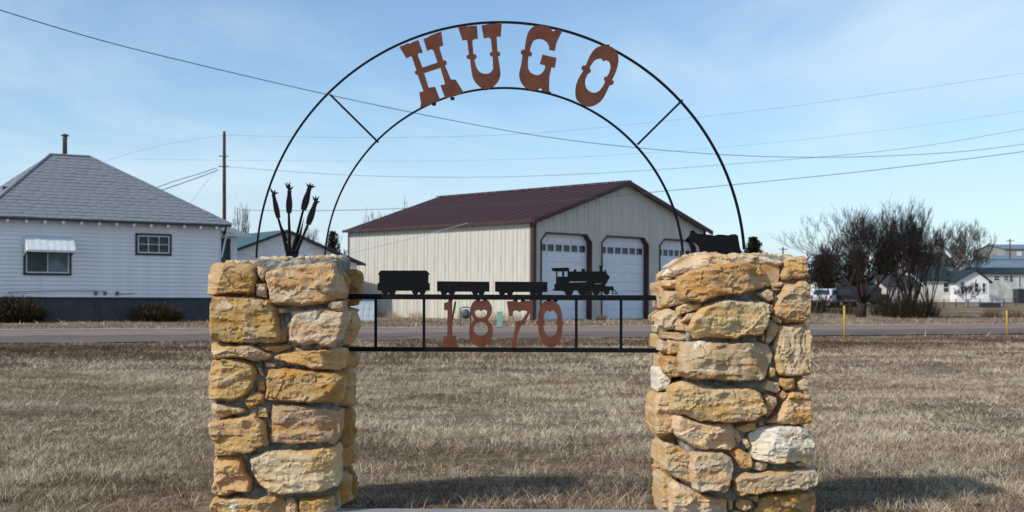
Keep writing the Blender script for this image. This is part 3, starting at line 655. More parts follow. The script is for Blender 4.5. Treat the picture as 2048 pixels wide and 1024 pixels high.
LO1 = crom([(1830,255),(1760,280),(1710,340),(1670,430)], False)+[(1645,430),(1632,450),(1635,465),(1650,472)]+crom([(1650,472),(1610,540),(1585,610),(1585,700),(1620,750),(1690,782),(1760,765),(1820,710),(1875,600)], False)[1:]+[(1895,598),(1912,580),(1908,560),(1895,555)]+crom([(1895,555),(1930,480),(1950,390),(1940,320),(1905,280),(1870,265)], False)[1:]
LO2 = [(1825,395)]+crom([(1800,370),(1750,385),(1712,435)], False)+[(1705,455),(1717,475),(1710,490),(1695,497)]+crom([(1695,497),(1680,520),(1665,570),(1680,630),(1730,662),(1780,650),(1820,600),(1835,567)], False)[1:]+[(1825,550),(1828,530),(1850,525)]+crom([(1850,525),(1870,490),(1882,440),(1870,400),(1845,385)], False)[1:]
for nm, lp in (('H', [LH]), ('U', [LU]), ('G', [LG]), ('O', [LO1, LO2])):
    o = plate('letter', lp, AD-.008, .006, M['rust'], arch, ZH); o['label'] = 'rust brown letter '+nm
# little weld tabs between letters and hoops
b = MB()
for p in ((812,97),(865,77),(930,56),(985,48),(1080,52),(1215,92),(868,208),(905,197),(970,177),(1068,180),(1098,186),(1170,206),(845,212)):
    b.box(W(p[0]-4, p[1]+3, AD-.004), (8*px2m, 0, 0), (0, .008, 0), (0, 0, 6*px2m))
b.build('weld_tab', M['iron'], arch)

rail = empty('railing_sign', 'black metal railing between the pillars with train cutouts and rust brown number 1870', 'sign', W(1005, 700, AD))
b = MB(); a0, a1 = W(684, 593, AD), W(1345, 596, AD); hh = 10.5*px2m
b.box(a0+Vector((-.05, -.013, -hh/2)), a1-a0+Vector((.05, 0, 0)), (0, .026, 0), (0, 0, hh)); b.build('top_rail', M['iron'], rail)
b = MB(); a0, a1 = W(684, 698, AD), W(1335, 701, AD); hh = 9*px2m
b.box(a0+Vector((-.05, -.013, -hh/2)), a1-a0+Vector((.05, 0, 0)), (0, .026, 0), (0, 0, hh)); b.build('bottom_rail', M['iron'], rail)
for x in (751.5, 848, 1152.5, 1242):
    b = MB(); p = W(x, 696, AD); q = W(x, 598, AD)
    b.box(p+Vector((-2.7*px2m, -.008, 0)), (5.4*px2m, 0, 0), (0, .016, 0), q-p); b.build('upright', M['iron'], rail)
ZT = lambda p: (680+p[0]/5.12, 520+p[1]/5.12)
ZL = lambda p: (980+p[0]/4.656, 500+p[1]/4.656)
D1 = [(1065,440),(1090,435),(1115,420),(1118,398),(1150,398),(1150,620),(1158,640),(1150,665),(1150,775),(1185,780),(1210,893),(1035,893),(1060,785),(1098,775),(1100,665),(1092,640),(1100,620),(1100,515),(1065,515)]
D8 = crom([(1445,418),(1400,408),(1360,435),(1338,490),(1340,550),(1368,600),(1372,620),(1335,660),(1322,720),(1330,800),(1365,860),(1440,893),(1510,865),(1550,810),(1565,740),(1558,670),(1520,625),(1520,605),(1550,555),(1557,490),(1535,435),(1500,408)])
D8a = [(1445,525)]+crom([(1420,510),(1390,520),(1382,540),(1395,575),(1440,594),(1490,575),(1505,540),(1495,515),(1465,510)], False)
D8b = [(1442+73*math.cos(a*math.pi/12), 705+70*math.sin(a*math.pi/12)) for a in range(24)]
D7 = [(155,478),(240,472),(270,485),(330,470),(403,475),(395,520)]+crom([(395,520),(385,560),(345,640),(330,660)], False)[1:]+[(335,680),(318,690),(295,700)]+crom([(295,700),(255,800),(248,910)], False)[1:]+[(200,910)]+crom([(200,905),(208,840),(235,720),(240,690)], False)+[(232,672),(245,665)]+crom([(290,660),(320,620),(345,580),(330,565)], False)+[(290,565),(275,580),(260,567),(235,565),(215,575),(210,618),(178,618)]
D0a = [(560,480)]+crom([(540,472),(500,485),(460,550),(448,620),(450,655)], False)+[(432,665),(430,690),(448,700)]+crom([(448,700),(455,770),(480,850),(530,900),(590,904),(640,860),(668,790),(675,700)], False)[1:]+[(687,690),(687,668),(672,655)]+crom([(672,655),(668,590),(645,515),(600,478),(580,472)], False)[1:]
D0b = [(558,580)]+crom([(540,563),(510,590),(497,655)], False)+[(512,670),(512,690),(498,705)]+crom([(498,705),(510,760),(545,803),(590,800),(620,760),(628,700)], False)[1:]+[(612,690),(612,670),(628,655)]+crom([(628,655),(620,600),(595,568),(575,565)], False)[1:]
for nm, lp, z in (('1', [D1], ZT), ('8', [D8, D8a, D8b], ZT), ('7', [D7], ZL), ('0', [D0a, D0b], ZL)):
    o = plate('digit', lp, AD-.008, .006, M['rust'], rail, z); o['label'] = 'rust brown digit '+nm
b = MB()
for p in ((901,599),(956,599),(970,599),(1031,601),(1046,601),(1098,601),(1111,601)):
    b.box(W(p[0]-4, p[1]+3, AD-.003), (8*px2m, 0, 0), (0, .008, 0), (0, 0, 7*px2m))
b.build('weld_tab', M['iron'], rail)
def arc2(cx, cy, r, a0, a1, n=8): return [(cx+r*math.cos(math.radians(a0+(a1-a0)*i/n)), cy+r*math.sin(math.radians(a0+(a1-a0)*i/n))) for i in range(n+1)]
def wheels(cs, cy, r, y): # traced right to left along the underside
    o = []
    for c in sorted(cs, reverse=True): o += arc2(c, cy, r, 10, 170)
    return o
BOX = [(385,148),(415,107),(885,107),(925,148),(907,150),(905,235),(920,235),(920,315),(880,316)]+wheels((843,), 322, 34, 0)+wheels((770,), 322, 34, 0)+[(735,316),(572,316)]+wheels((535,), 322, 36, 0)+wheels((462,), 322, 34, 0)+[(425,314),(385,312),(385,235),(400,235),(400,150)]
CAR = [(993,217),(1530,222),(1530,325),(1484,325)]+wheels((1448, 1385), 332, 31, 0)+[(1350,325),(1182,325)]+wheels((1145, 1065), 332, 31, 0)+[(1030,325),(993,320)]
o = plate('boxcar_cutout', [BOX], AD-.004, .008, M['iron'], rail, ZT)
o = plate('open_wagon_cutout', [CAR], AD-.004, .008, M['iron'], rail, ZT)
o = plate('open_wagon_cutout', [[(x-1530+2120+4, y+3) for x, y in CAR]], AD-.004, .008, M['iron'], rail, ZT)
LOC = [(570,172),(578,168),(730,163),(738,175),(738,200),(775,200),(784,178),(800,178),(806,200),(852,200),(852,175),(883,175),(887,200),(1020,198),(1020,160),(1012,145),(1055,143),(1048,160),(1045,198),(1068,198),(1068,178),(1078,180),(1080,200),(1095,225),(1098,235),(1112,238),(1112,272),(1100,275),(1092,300),(1075,325),(1078,338),(1145,338),(1152,360),(1195,411),(1138,412),(1138,385),(1128,374),(1112,374)]+arc2(1085,388,29,0,180)+arc2(990,386,34,0,165)+[(945,382),(912,382)]+arc2(865,380,45,5,175)+[(815,378),(780,378)]+arc2(735,385,41,5,180)+[(690,390),(665,378),(658,382),(585,378),(588,362),(600,360),(598,318),(615,310),(615,200),(582,195)]
plate('locomotive_cutout', [LOC, [(628,200),(672,200),(672,248),(628,248)], [(692,198),(722,198),(722,248),(692,248)], [(740,294),(940,290),(940,299),(742,303)], [(975,312),(1050,311),(1050,317),(975,318)], [(1146,378),(1152,372),(1178,404),(1150,404)]], AD-.004, .008, M['iron'], rail, ZL)

# cow cut-out on the right pillar
ZW = lambda p: (1240+p[0]/5.12, 340+p[1]/5.12)
COW = [(725,628),(728,622),(745,616),(758,620),(775,640),(800,652),(850,656),(920,662),(960,671),(1010,660),(1060,662),(1110,669),(1140,658),(1185,657),(1208,672),(1216,720),(1228,790),(1240,825),(1258,838),(1258,846),(1238,846),(1238,930),(1190,930),(1185,868),(900,868),(895,930),(842,930),(836,862),(818,835),(802,778),(770,752),(745,738),(700,742),(682,735),(675,718),(677,706),(700,685),(718,655),(722,640),(712,634)]
cw = plate('cow_cutout', [COW], AD+.03, .008, M['iron'], None, ZW)
tag(cw, 'flat black steel cow standing on top of the right stone pillar', 'cow sculpture')
# wheat / cattail sculpture on the left pillar
wh = empty('wheat_sculpture', 'black metal wheat ears fanning out on top of the left stone pillar', 'sculpture', W(583, 520, AD))
ZE = lambda p: (430+p[0]/3.658, 340+p[1]/3.658)
plate('base_plate', [[(512,590),(530,565),(548,585),(565,560),(580,590),(610,575),(612,605),(596,650),(592,680),(530,680),(526,650)]], AD, .010, M['iron'], wh, ZE)
def ear(p0, p1, wd, awns, base):
    d = Vector((p1[0]-p0[0], p1[1]-p0[1])); n = Vector((-d.y, d.x)).normalized(); P0 = Vector(p0); K = 9
    L_, R_ = [], []
    for i in range(K*2+1):
        t = i/(K*2); ww = wd*1.22*(.62+.38*math.sin(math.pi*min(1, t*1.15+.08)))*(1.0 if i % 2 else .82)
        L_.append(tuple(P0+d*t+n*ww)); R_.append(tuple(P0+d*t-n*ww))
    plate('ear', [L_+R_[::-1]], AD-.003, .014, M['iron'], wh, ZE)
    b = MB()
    for a in awns:
        q = W(*ZE(tuple(Vector(p1)+(Vector(a)-Vector(p1))*-.1)), AD+.004); r_ = W(*ZE(a), AD+.004)
        b.tube([q, q.lerp(r_, .5), r_], [.004, .0065, .001], 5)
    b.build('awns', M['iron'], wh)
    b = MB(); s0 = W(*ZE(base), AD+.004); s1 = W(*ZE(p0), AD+.004); b.tube([s0, s0.lerp(s1, .5)+Vector((.002, 0, 0)), s1], [.013, .009, .007], 6); b.build('stem', M['iron'], wh)
ear((462, 350), (425, 175), 17, [(403, 130), (442, 145), (466, 165)], (530, 600))
ear((540, 315), (543, 150), 20, [(510, 92), (530, 88), (548, 85), (573, 120)], (543, 600))
ear((645, 292), (690, 130), 22, [(668, 97), (697, 90), (722, 103), (738, 118)], (565, 600))
ear((680, 398), (735, 235), 21, [(714, 190), (738, 185), (763, 190), (770, 232)], (592, 600))
for p, q in (((590, 590), (650, 355)), ((520, 520), (480, 395))):
    b = MB(); b.tube([W(*ZE(p), AD+.01), W(*ZE(((p[0]+q[0])/2+3, (p[1]+q[1])/2)), AD+.01), W(*ZE(q), AD+.01)], [.011, .008, .001], 5); b.build('leaf', M['iron'], wh)

# ------------------------------------------------------------------ white house on the left
HU = Vector((.832, .555, 0)).normalized(); HV = Vector((-HU.y, HU.x, 0)); HP = Vector((-22.67, 56, 0))
def hp(s_, t, z): return HP+HU*s_+HV*t+Vector((0, 0, z))
def s_at(px, t=0.0, P=HP, Ud=HU, Vd=HV):
    r = (px-CX)/F; B = P+Vd*t; return (r*B.y-B.x)/(Ud.x-r*Ud.y)
def z_at(px, py, s_, t, P=HP, Ud=HU, Vd=HV):
    y = (P+Ud*s_+Vd*t).y; return H+(-(py-HY)+(px-CX)*RHO)*y/F
S0, S1, TD = -.55, 10.15, 9.0; ZF, ZEV = 1.13, 4.62
house = empty('white_house', 'white clapboard house with grey hipped shingle roof and dark foundation on the far left', 'house', hp(4.8, 4.5, 0))
b = MB(); b.box(hp(S0+.04, .04, -.3), HU*(S1-S0-.08), HV*TD, (0, 0, ZF+.3)); b.build('foundation', M['found'], house)
b = MB(); b.box(hp(S0+.03, .03, ZF), HU*(S1-S0-.06), HV*TD, (0, 0, ZEV-ZF+.05)); b.build('wall', M['white_siding'], house)
nb = 19; bh = (ZEV-ZF)/nb
for i in range(nb):   # front clapboards, each tilted out at its foot
    z = ZF+i*bh; b = MB()
    b.poly([hp(S0, -.004, z+.014), hp(S0, .03, z), hp(S0, .03, z+bh+.004), hp(S0, .012, z+bh+.004), hp(S0, -.028, z+.002)], HU*(S1-S0))
    b.build('clapboard', M['white_siding'], house)
b = MB()
for i in range(nb):
    z = ZF+i*bh; b.poly([hp(S0, 0, z), hp(S0+.03, 0, z), hp(S0+.03, 0, z+bh), hp(S0-.01, 0, z+bh), hp(S0-.03, 0, z)][::-1], HV*TD)
o = b.build('side_clapboards', M['white_siding'], house); o['kind'] = 'stuff'
b = MB(); b.box(hp(S1-.06, -.035, ZF-.02), HU*.09, HV*.1, (0, 0, ZEV-ZF+.02)); b.build('corner_board', M['frame_w'], house)
b = MB(); b.box(hp(S0, -.03, ZF-.07), HU*(S1-S0), HV*.05, (0, 0, .068)); b.build('sill_board', M['trim_dark'], house)
# roof
OV = .42; e0, e1, f0, f1 = S0-OV, S1+OV, -OV, TD+OV; ZR = 8.02; TR = 4.3
R0 = s_at(100, TR); R1 = s_at(178, TR)
ze = ZEV+.06
A, B_, C_, D_ = hp(e0, f0, ze), hp(e1, f0, ze), hp(e1, f1, ze), hp(e0, f1, ze); Ra, Rb = hp(R0, TR, ZR), hp(R1, TR, ZR)
b = MB(); b.v = [A, B_, C_, D_, Ra, Rb, A-Vector((0, 0, .09)), B_-Vector((0, 0, .09)), C_-Vector((0, 0, .09)), D_-Vector((0, 0, .09))]
b.f = [(0, 1, 5, 4), (1, 2, 5), (2, 3, 4, 5), (3, 0, 4), (6, 9, 8, 7), (0, 6, 7, 1), (1, 7, 8, 2), (2, 8, 9, 3), (3, 9, 6, 0)]
roof = b.build('roof', M['shingle'], house)
def shingles(Pa, Pb, Pc, Pd, rows, tab, limit, parent, rnd):
    "Pa-Pb eave, Pd-Pc ridge: one slab per tab, thicker at its foot"
    Pa, Pb, Pc, Pd = map(Vector, (Pa, Pb, Pc, Pd)); nrm = (Pb-Pa).cross(Pd-Pa).normalized(); cnt = 0; rest = MB()
    for r_ in range(rows):
        t0, t1 = r_/rows, min(1, (r_+1.15)/rows)
        l0, r0 = Pa.lerp(Pd, t0), Pb.lerp(Pc, t0); l1, r1 = Pa.lerp(Pd, t1), Pb.lerp(Pc, t1)
        Ln = (r0-l0).length; dirx = (r0-l0).normalized(); up = (l1-l0)-dirx*(l1-l0).dot(dirx)
        lo1 = (l1-l0).dot(dirx); hi1 = (r1-l0).dot(dirx)
        x = -rnd.random()*tab
        while x < Ln:
            x2 = x+tab*rnd.uniform(.85, 1.2); a, c = max(0, x+.004), min(Ln, x2-.004)
            if c-a > .05:
                at, ct = min(max(a, lo1), hi1), min(max(c, lo1), hi1)
                th = .024+rnd.choice((0, 0, .006, .012)); q = MB() if cnt < limit else rest
                p0, p1 = l0+dirx*a, l0+dirx*c; p2, p3 = l0+up+dirx*ct, l0+up+dirx*at
                n0 = len(q.v); q.v += [p0, p1, p2, p3, p0+nrm*th, p1+nrm*th, p2+nrm*.010, p3+nrm*.010]
                q.f += [tuple(n0+i for i in f) for f in ((4, 5, 6, 7), (0, 1, 5, 4), (1, 2, 6, 5), (3, 0, 4, 7))]
                if cnt < limit: q.build('shingle', M['shingle'], parent)
                cnt += 1
            x = x2
    if rest.v: o = rest.build('small_shingles', M['shingle'], parent); o['kind'] = 'stuff'
shingles(A, B_, Rb, Ra, 20, .50, 300, roof, random.Random(5))
shingles(D_, A, Ra, Ra, 20, .50, 0, roof, random.Random(6))
b = MB()
for p, q in ((A, Ra), (B_, Rb), (Ra, Rb)):
    b.tube([Vector(p)+Vector((0, 0, .03)), Vector(q)+Vector((0, 0, .04))], .06, 6)
b.build('hip_cap', M['shingle'], roof)
b = MB(); b.box(hp(e0, f0-.015, ze-.12), HU*(e1-e0), HV*.03, (0, 0, .09)); b.build('fascia', M['trim_dark'], house)
s_ = e0+.35
while s_ < S1:
    b = MB(); b.box(hp(s_, -.46, ZEV-.20), HU*.09, HV*.46, (0, 0, .135)); b.build('rafter_tail', M['frame_w'], house); s_ += .80
# stove pipe
sp = s_at(130, TR); p = hp(sp, TR+.15, ZR-.25)
zt = z_at(130, 268, sp, TR)
b = MB(); b.lathe(p, [(.11, 0), (.11, zt-p.z-.22), (.12, zt-p.z-.2), (.12, zt-p.z-.1)], 14); b.build('stove_pipe', M['galv'], house, True)
b = MB(); b.lathe(p+Vector((0, 0, zt-p.z-.1)), [(.13, 0), (.19, .03), (.19, .07), (.06, .13)], 14); b.build('pipe_cap', M['galv'], house, True)
b = MB(); q = hp(.8, 3.2, ze+1.36); b.box(q, HU*.3, HV*.3, (0, 0, .25)); b.build('roof_vent', M['darkroof'], house)
def house_window(px0, px1, py0, py1, grid, fr=.09, trim=.10, half=None):
    a, c = s_at(px0), s_at(px1); z1 = z_at(px0, py0, a, 0); z0 = z_at(px0, py1, a, 0)
    root = MB()
    for (x, y, w_, h_) in ((a, z0, c-a, trim), (a, z1-trim, c-a, trim), (a, z0+trim, trim, z1-z0-2*trim), (c-trim, z0+trim, trim, z1-z0-2*trim)):
        root.box(hp(x, -.075, y), HU*w_, HV*.09, (0, 0, h_))
    wn = root.build('window', M['trim_dark'], house)
    A0, C0, Z0, Z1 = a+trim, c-trim, z0+trim, z1-trim; fw = .055
    fm = MB()
    for (x, y, w_, h_) in ((A0, Z0, C0-A0, fw), (A0, Z1-fw, C0-A0, fw), (A0, Z0+fw, fw, Z1-Z0-2*fw), (C0-fw, Z0+fw, fw, Z1-Z0-2*fw)):
        fm.box(hp(x, -.062, y), HU*w_, HV*.05, (0, 0, h_))
    nx_, ny_ = grid
    for i in range(1, nx_): fm.box(hp(A0+(C0-A0)*i/nx_-.02, -.058, Z0+fw), HU*.04, HV*.04, (0, 0, Z1-Z0-2*fw))
    for j in range(1, ny_): fm.box(hp(A0+fw, -.055, Z0+(Z1-Z0)*j/ny_-.015), HU*(C0-A0-2*fw), HV*.035, (0, 0, .03))
    fm.build('sash', M['frame_w'], wn)
    for i in range(nx_):
        for j in range(ny_):
            x0, x1 = A0+(C0-A0)*i/nx_+.02, A0+(C0-A0)*(i+1)/nx_-.02; y0, y1 = Z0+(Z1-Z0)*j/ny_+.016, Z0+(Z1-Z0)*(j+1)/ny_-.016
            pn = MB(); pn.box(hp(x0, -.046, y0), HU*(x1-x0), HV*.008, (0, 0, y1-y0)); pn.build('pane', M['glass3'] if (half and i == 1) else M['glass'], wn)
    return a, c, z0, z1
house_window(46, 142, 490, 550, (2, 1), half=True)
house_window(270, 342, 466, 510, (3, 2))
# metal awning over the left window
a, c = s_at(47), s_at(143)-.02; zt = z_at(47, 472, a, 0); zb = z_at(47, 506, a, 0)
aw = MB(); K = 14
for i in range(K):
    x0, x1 = a+(c-a)*i/K, a+(c-a)*(i+1)/K; u = .012 if i % 2 else 0
    for (q0, q1) in (((-.05, zt), (-.42, zt-.14)), ((-.42, zt-.14), (-.80, zb+.12))):
        aw.box(hp(x0, q0[0], q0[1]+u), HU*(x1-x0), HV*(q1[0]-q0[0])+Vector((0, 0, q1[1]-q0[1])), (0, 0, .02))
aw.poly([hp(a, -.045, zt), hp(a, -.42, zt-.14), hp(a, -.80, zb+.12), hp(a, -.60, zb+.08), hp(a, -.045, zb-.12)], HU*-.02)
aw.poly([hp(c+.02, -.045, zt), hp(c+.02, -.42, zt-.14), hp(c+.02, -.80, zb+.12), hp(c+.02, -.60, zb+.08), hp(c+.02, -.045, zb-.12)], HU*-.02)
aw.box(hp(a, -.82, zb+.04), HU*(c-a), HV*.02, (0, 0, .09))
aw.build('awning', M['awning'], house)
# cable, boxes and pipe low on the wall
b = MB(); b.tube([hp(s_at(px), -.03, z_at(px, py, s_at(px), 0)) for px, py in ((15, 584), (60, 583), (120, 582), (185, 582), (210, 583))], .012, 5)
b.tube([hp(s_at(px), -.03, z_at(px, py, s_at(px), 0)) for px, py in ((228, 588), (240, 588), (252, 589), (268, 586))], .010, 5); b.build('wall_cable', M['trim_dark'], house)
for px in (188, 207, 231):
    b = MB(); s2 = s_at(px); b.box(hp(s2, -.09, z_at(px, 590, s2, 0)), HU*.13, HV*.07, (0, 0, .16)); b.build('junction_box', M['galv'], house)
b = MB(); s2 = s_at(193); b.tube([hp(s2, -.05, .15), hp(s2, -.05, 1.0)], .035, 8); b.build('drain_pipe', M['found'], house)
b = MB(); b.tube([hp(S1+.06, -.06, 3.1), hp(S1+.20, -.12, 3.9), hp(S1+.35, -.35, 4.55)], .04, 8); b.build('downspout', M['frame_w'], house)
# rear porch wing showing past the corner
b = MB(); b.box(hp(S1+.002, 1.5, -.2), HU*1.45, HV*4, (0, 0, 4.5)); wing = b.build('porch_wing', M['white_siding'], house)
for i in range(22):
    z = .25+i*.19; b = MB(); b.poly([hp(S1+.02, 1.49, z), hp(S1+.02, 1.498, z+.185), hp(S1+.02, 1.47, z)], HU*1.43); b.build('clapboard', M['white_siding'], wing)
b = MB(); b.v = [hp(S1-.1, 1.0, 4.42), hp(S1+2.0, 1.0, 4.28), hp(S1+2.0, 6, 4.28), hp(S1-.1, 6, 4.42), hp(S1-.1, 3.0, 4.95), hp(S1+1.2, 3.0, 4.9)]
b.f = [(0, 1, 5, 4), (1, 2, 5), (2, 3, 4, 5), (3, 0, 4), (3, 2, 1, 0)]; b.build('porch_roof', M['shingle'], wing)
b = MB(); b.box(hp(S1-.1, .97, 4.20), HU*2.1, HV*.04, (0, 0, .12)); b.build('fascia', M['frame_w'], wing)
def simple_window(P, Ux, Nn, w_, h_, parent, trim, gl=None, cross=True, tw=.08, name='window'):
    "P lower-left corner on the wall, Ux along the wall, Nn out of the wall"
    P = Vector(P); Z = Vector((0, 0, 1)); b = MB()
    for (x, y, a_, c_) in ((0, 0, w_, tw), (0, h_-tw, w_, tw), (0, tw, tw, h_-2*tw), (w_-tw, tw, tw, h_-2*tw)):
        b.box(P+Ux*x+Z*y+Nn*.001, Ux*a_, Z*c_, Nn*.06)
    if cross: b.box(P+Ux*tw+Z*(h_/2-.025)+Nn*.001, Ux*(w_-2*tw), Z*.05, Nn*.05)
    f = b.build(name, trim, parent)
    b = MB(); b.box(P+Ux*tw*.8+Z*tw*.8+Nn*.002, Ux*(w_-1.6*tw), Z*(h_-1.6*tw), Nn*.02); b.build('pane', gl or M['glass'], f)
    return f
simple_window(hp(S1+.12, 1.47, 2.75), HU, -HV, .95, 1.35, wing, M['trim_dark'], M['curtain'], tw=.12)
b = MB(); b.tube([hp(S1+.45, .75, 4.2), hp(S1+.62, .7, 4.75)], .05, 6); b.build('antenna_mount', M['iron'], wing)
b = MB(); b.tube([hp(S1-.2, 6, 4.6), hp(S1-.2, 6, 6.0)], .02, 5); b.box(hp(S1-.3, 5.95, 5.9), HU*.2, HV*.1, (0, 0, .22)); b.build('vent_mast', M['galv'], wing)

# ------------------------------------------------------------------ white garage behind, small shed
GU, GV = HU, HV; GR = Vector((-8.86, 74, 0)); gw = 9.42
gp = lambda s_, t, z: GR+GU*(s_-gw)+GV*t+Vector((0, 0, z))
gar = empty('white_garage', 'white gabled outbuilding with teal roof between the house and the cream barn', 'garage', gp(gw/2, 3.5, 0))
ga, ge = 4.87, 3.12
b = MB(); b.poly([gp(.25, 0, -.2), gp(gw-.25, 0, -.2), gp(gw-.25, 0, ge), gp(gw/2, 0, ga-.06), gp(.25, 0, ge)], GV*8); b.build('wall', M['white_siding'], gar)
z = 0.1
while z < ga-.2:      # wide boards with open joints
    z2 = min(z+.42, ga-.1); top = []
    ext = lambda zz: (0.26 if zz < ge else .25+(zz-ge)/(ga-ge)*(gw/2-.25), gw-.26 if zz < ge else gw-.25-(zz-ge)/(ga-ge)*(gw/2-.25))
    l0, r0 = ext(z); l1, r1 = ext(z2)
    b = MB(); b.poly([gp(l0, -.035, z+.012), gp(r0, -.035, z+.012), gp(r1, -.015, z2-.012), gp(l1, -.015, z2-.012)], GV*.03); b.build('clapboard', M['white_siding'], gar); z = z2
for sgn in (0, 1):
    x0, x1 = (-.15, gw/2) if sgn == 0 else (gw+.15, gw/2)
    b = MB(); z0_ = ge-.08; b.poly([gp(x0, -.35, z0_), gp(x1, -.35, ga), gp(x1, -.35, ga+.10), gp(x0, -.35, z0_+.10)], GV*8.7); b.build('roof', M['teal'], gar)
    b = MB(); b.poly([gp(x0, -.38, z0_-.06), gp(x1, -.38, ga-.06), gp(x1, -.38, ga+.08), gp(x0, -.38, z0_+.08)], GV*.028); b.build('bargeboard', M['trim_dark'], gar)
shd = empty('low_shed', 'low weathered white box shed with thin dark lid beside the left pillar', 'shed', W(730, 640, 62))
q = W(703, 598, 62); wv = Vector((1.17, 0, 0)); b = MB(); b.box((q.x, 62, 0), wv, (-.2, 1.2, 0), (0, 0, q.z)); b.build('body', M['white_rough'], shd)
for i in range(4):
    b = MB(); b.box((q.x+.02+i*.29, 61.975, .03), (.27, 0, 0), (0, .022, 0), (0, 0, q.z-.06)); b.build('board', M['white_rough'], shd)
b = MB(); b.box((q.x-.06, 61.9, q.z+.002), (1.3, 0, 0), (-.2, 1.35, 0), (0, 0, .04)); b.build('lid', M['trim_dark'], shd)

# ------------------------------------------------------------------ cream steel barn with three roll-up doors
BG = Vector((.717, .697, 0)).normalized(); BL = Vector((-BG.y, BG.x, 0)); BC = Vector((1.1, 66.3, 0)); BWd, BLn, BE, BA = 14.7, 16.0, 5.25, 7.66
bp_ = lambda s_, t, z: BC+BG*s_+BL*t+Vector((0, 0, z))
barn = empty('steel_barn', 'long cream steel barn with maroon metal roof and three white roll-up doors', 'barn', bp_(BWd/2, BLn/2, 0))
b = MB(); b.poly([bp_(.10, .40, 0), bp_(BWd-.1, .40, 0), bp_(BWd-.1, .40, BE-.1), bp_(BWd/2, .40, BA-.15), bp_(.1, .40, BE-.1)], BL*(BLn-.5)); b.build('inner_shell', M['barn'], barn)
def ribs(a, c, pitch=.305, w_=.05):
    xs_ = [(a, 0)]; k = math.ceil((a+1e-4)/pitch)
    while k*pitch < c-.04:
        x = k*pitch
        if x-w_ > a+.01: xs_ += [(x-w_*.9, 0), (x-w_*.4, 1), (x+w_*.4, 1), (x+w_*.9, 0)]
        k += 1
    return xs_+[(c, 0)]
def panel(a, c, z0f, z1f, pos, outv, name, m, parent, rib=.035):
    "a corrugated sheet from a to c along the wall: bottom and top follow z0f / z1f"
    v = []; f = []
    for i, (x, r_) in enumerate(ribs(a, c)):
        o_ = outv*(rib*r_); v += [pos(x, z0f(x))+o_, pos(x, z1f(x))+o_]
        if i: f.append((2*i-2, 2*i, 2*i+1, 2*i-1))
    n = len(v); v += [pos(a, z0f(a))-outv*.02, pos(a, z1f(a))-outv*.02, pos(c, z0f(c))-outv*.02, pos(c, z1f(c))-outv*.02]
    f += [(n, 0, 1, n+1), (n-2, n+2, n+3, n-1)]
    return mk(name, v, f, m, parent)
k = 0.0
while k < BLn-.01:
    c = min(k+.915, BLn); panel(k+.004, c-.004, lambda x: .0, lambda x: BE, lambda x, z: bp_(0, x, z), -BG, 'wall_panel', M['barn'], barn); k = c
rake = lambda x: BE+(BA-BE)*(1-abs(x-BWd/2)/(BWd/2))
DOORS = [(.54, 4.53), (5.34, 9.39), (10.38, 13.80)]; DT = 4.68; CH = .42
cuts_ = sorted(set([i*.915 for i in range(17) if i*.915 < BWd-.2]+[BWd, BWd/2]+[x for d in DOORS for x in d]))
cuts2 = [cuts_[0]]
for x in cuts_[1:]:
    if x-cuts2[-1] < .12 and x not in [q for d in DOORS for q in d] and x != BWd: continue
    cuts2.append(x)
for a, c in zip(cuts2[:-1], cuts2[1:]):
    mid = (a+c)/2; dr = [d for d in DOORS if d[0] <= mid <= d[1]]
    zf = (lambda x: 0.) if not dr else (lambda x, d=dr[0]: DT-max(0, CH-(x-d[0]), CH-(d[1]-x)))
    panel(a, c, zf, rake, lambda x, z: bp_(x, 0, z), -BL, 'wall_panel', M['barn'], barn)
b = MB(); b.box(bp_(-.05, -.06, 0), BG*.22, BL*.24, (0, 0, BE)); b.build('corner_trim', M['browntrim'], barn)
b = MB(); b.box(bp_(-.04, BLn-.1, 0), BG*.12, BL*.14, (0, 0, BE)); b.build('corner_trim', M['browntrim'], barn)
b = MB(); b.box(bp_(BWd-.12, -.06, 0), BG*.17, BL*.2, (0, 0, BE)); b.build('corner_trim', M['browntrim'], barn)
for (a, c) in DOORS:
    f = MB(); tw = .07
    path = [(a, 0), (a, DT-CH), (a+CH, DT), (c-CH, DT), (c, DT-CH), (c, 0)]
    for i in range(5):
        (x0, z0), (x1, z1) = path[i], path[i+1]
        tx = (x1-x0, z1-z0); ln = math.hypot(*tx); nx_, nz_ = tx[1]/ln, -tx[0]/ln   # towards the opening
        e = BG*(tx[0])+Vector((0, 0, tx[1])); nn = BG*nx_+Vector((0, 0, nz_))
        f.box(bp_(x0, -.055-.003*i, z0), e, nn*tw, BL*(.38-.002*i))
    f.build('door_surround', M['browntrim'], barn)
    rootd = MB(); rootd.box(bp_(a+.02, .34, 0), BG*(c-a-.04), BL*.04, (0, 0, DT)); dr = rootd.build('garage_door', M['door_w'], barn)
    rows = 9; rh = (DT-.05)/rows
    for r_ in range(rows):
        sct = MB(); z0 = .02+r_*rh; sct.box(bp_(a+.08, .29, z0), BG*(c-a-.16), BL*.048, (0, 0, rh-.012))
        if r_ != 7:
            np_ = 6; pw = (c-a-.3)/np_
            for i in range(np_):
                x = a+.15+i*pw+.05
                for zz in (z0+.04, z0+.26): sct.box(bp_(x, .270, zz), BG*(pw-.10), BL*.022, (0, 0, .19))
        sct.build('door_section', M['door_w'], dr)
        if r_ == 7:
            np_ = 6; pw = (c-a-.3)/np_
            for i in range(np_):
                x = a+.15+i*pw+.07; pn = MB(); pn.box(bp_(x, .272, z0+.07), BG*(pw-.14), BL*.02, (0, 0, .36)); pn.build('door_pane', M['glass2'], dr)
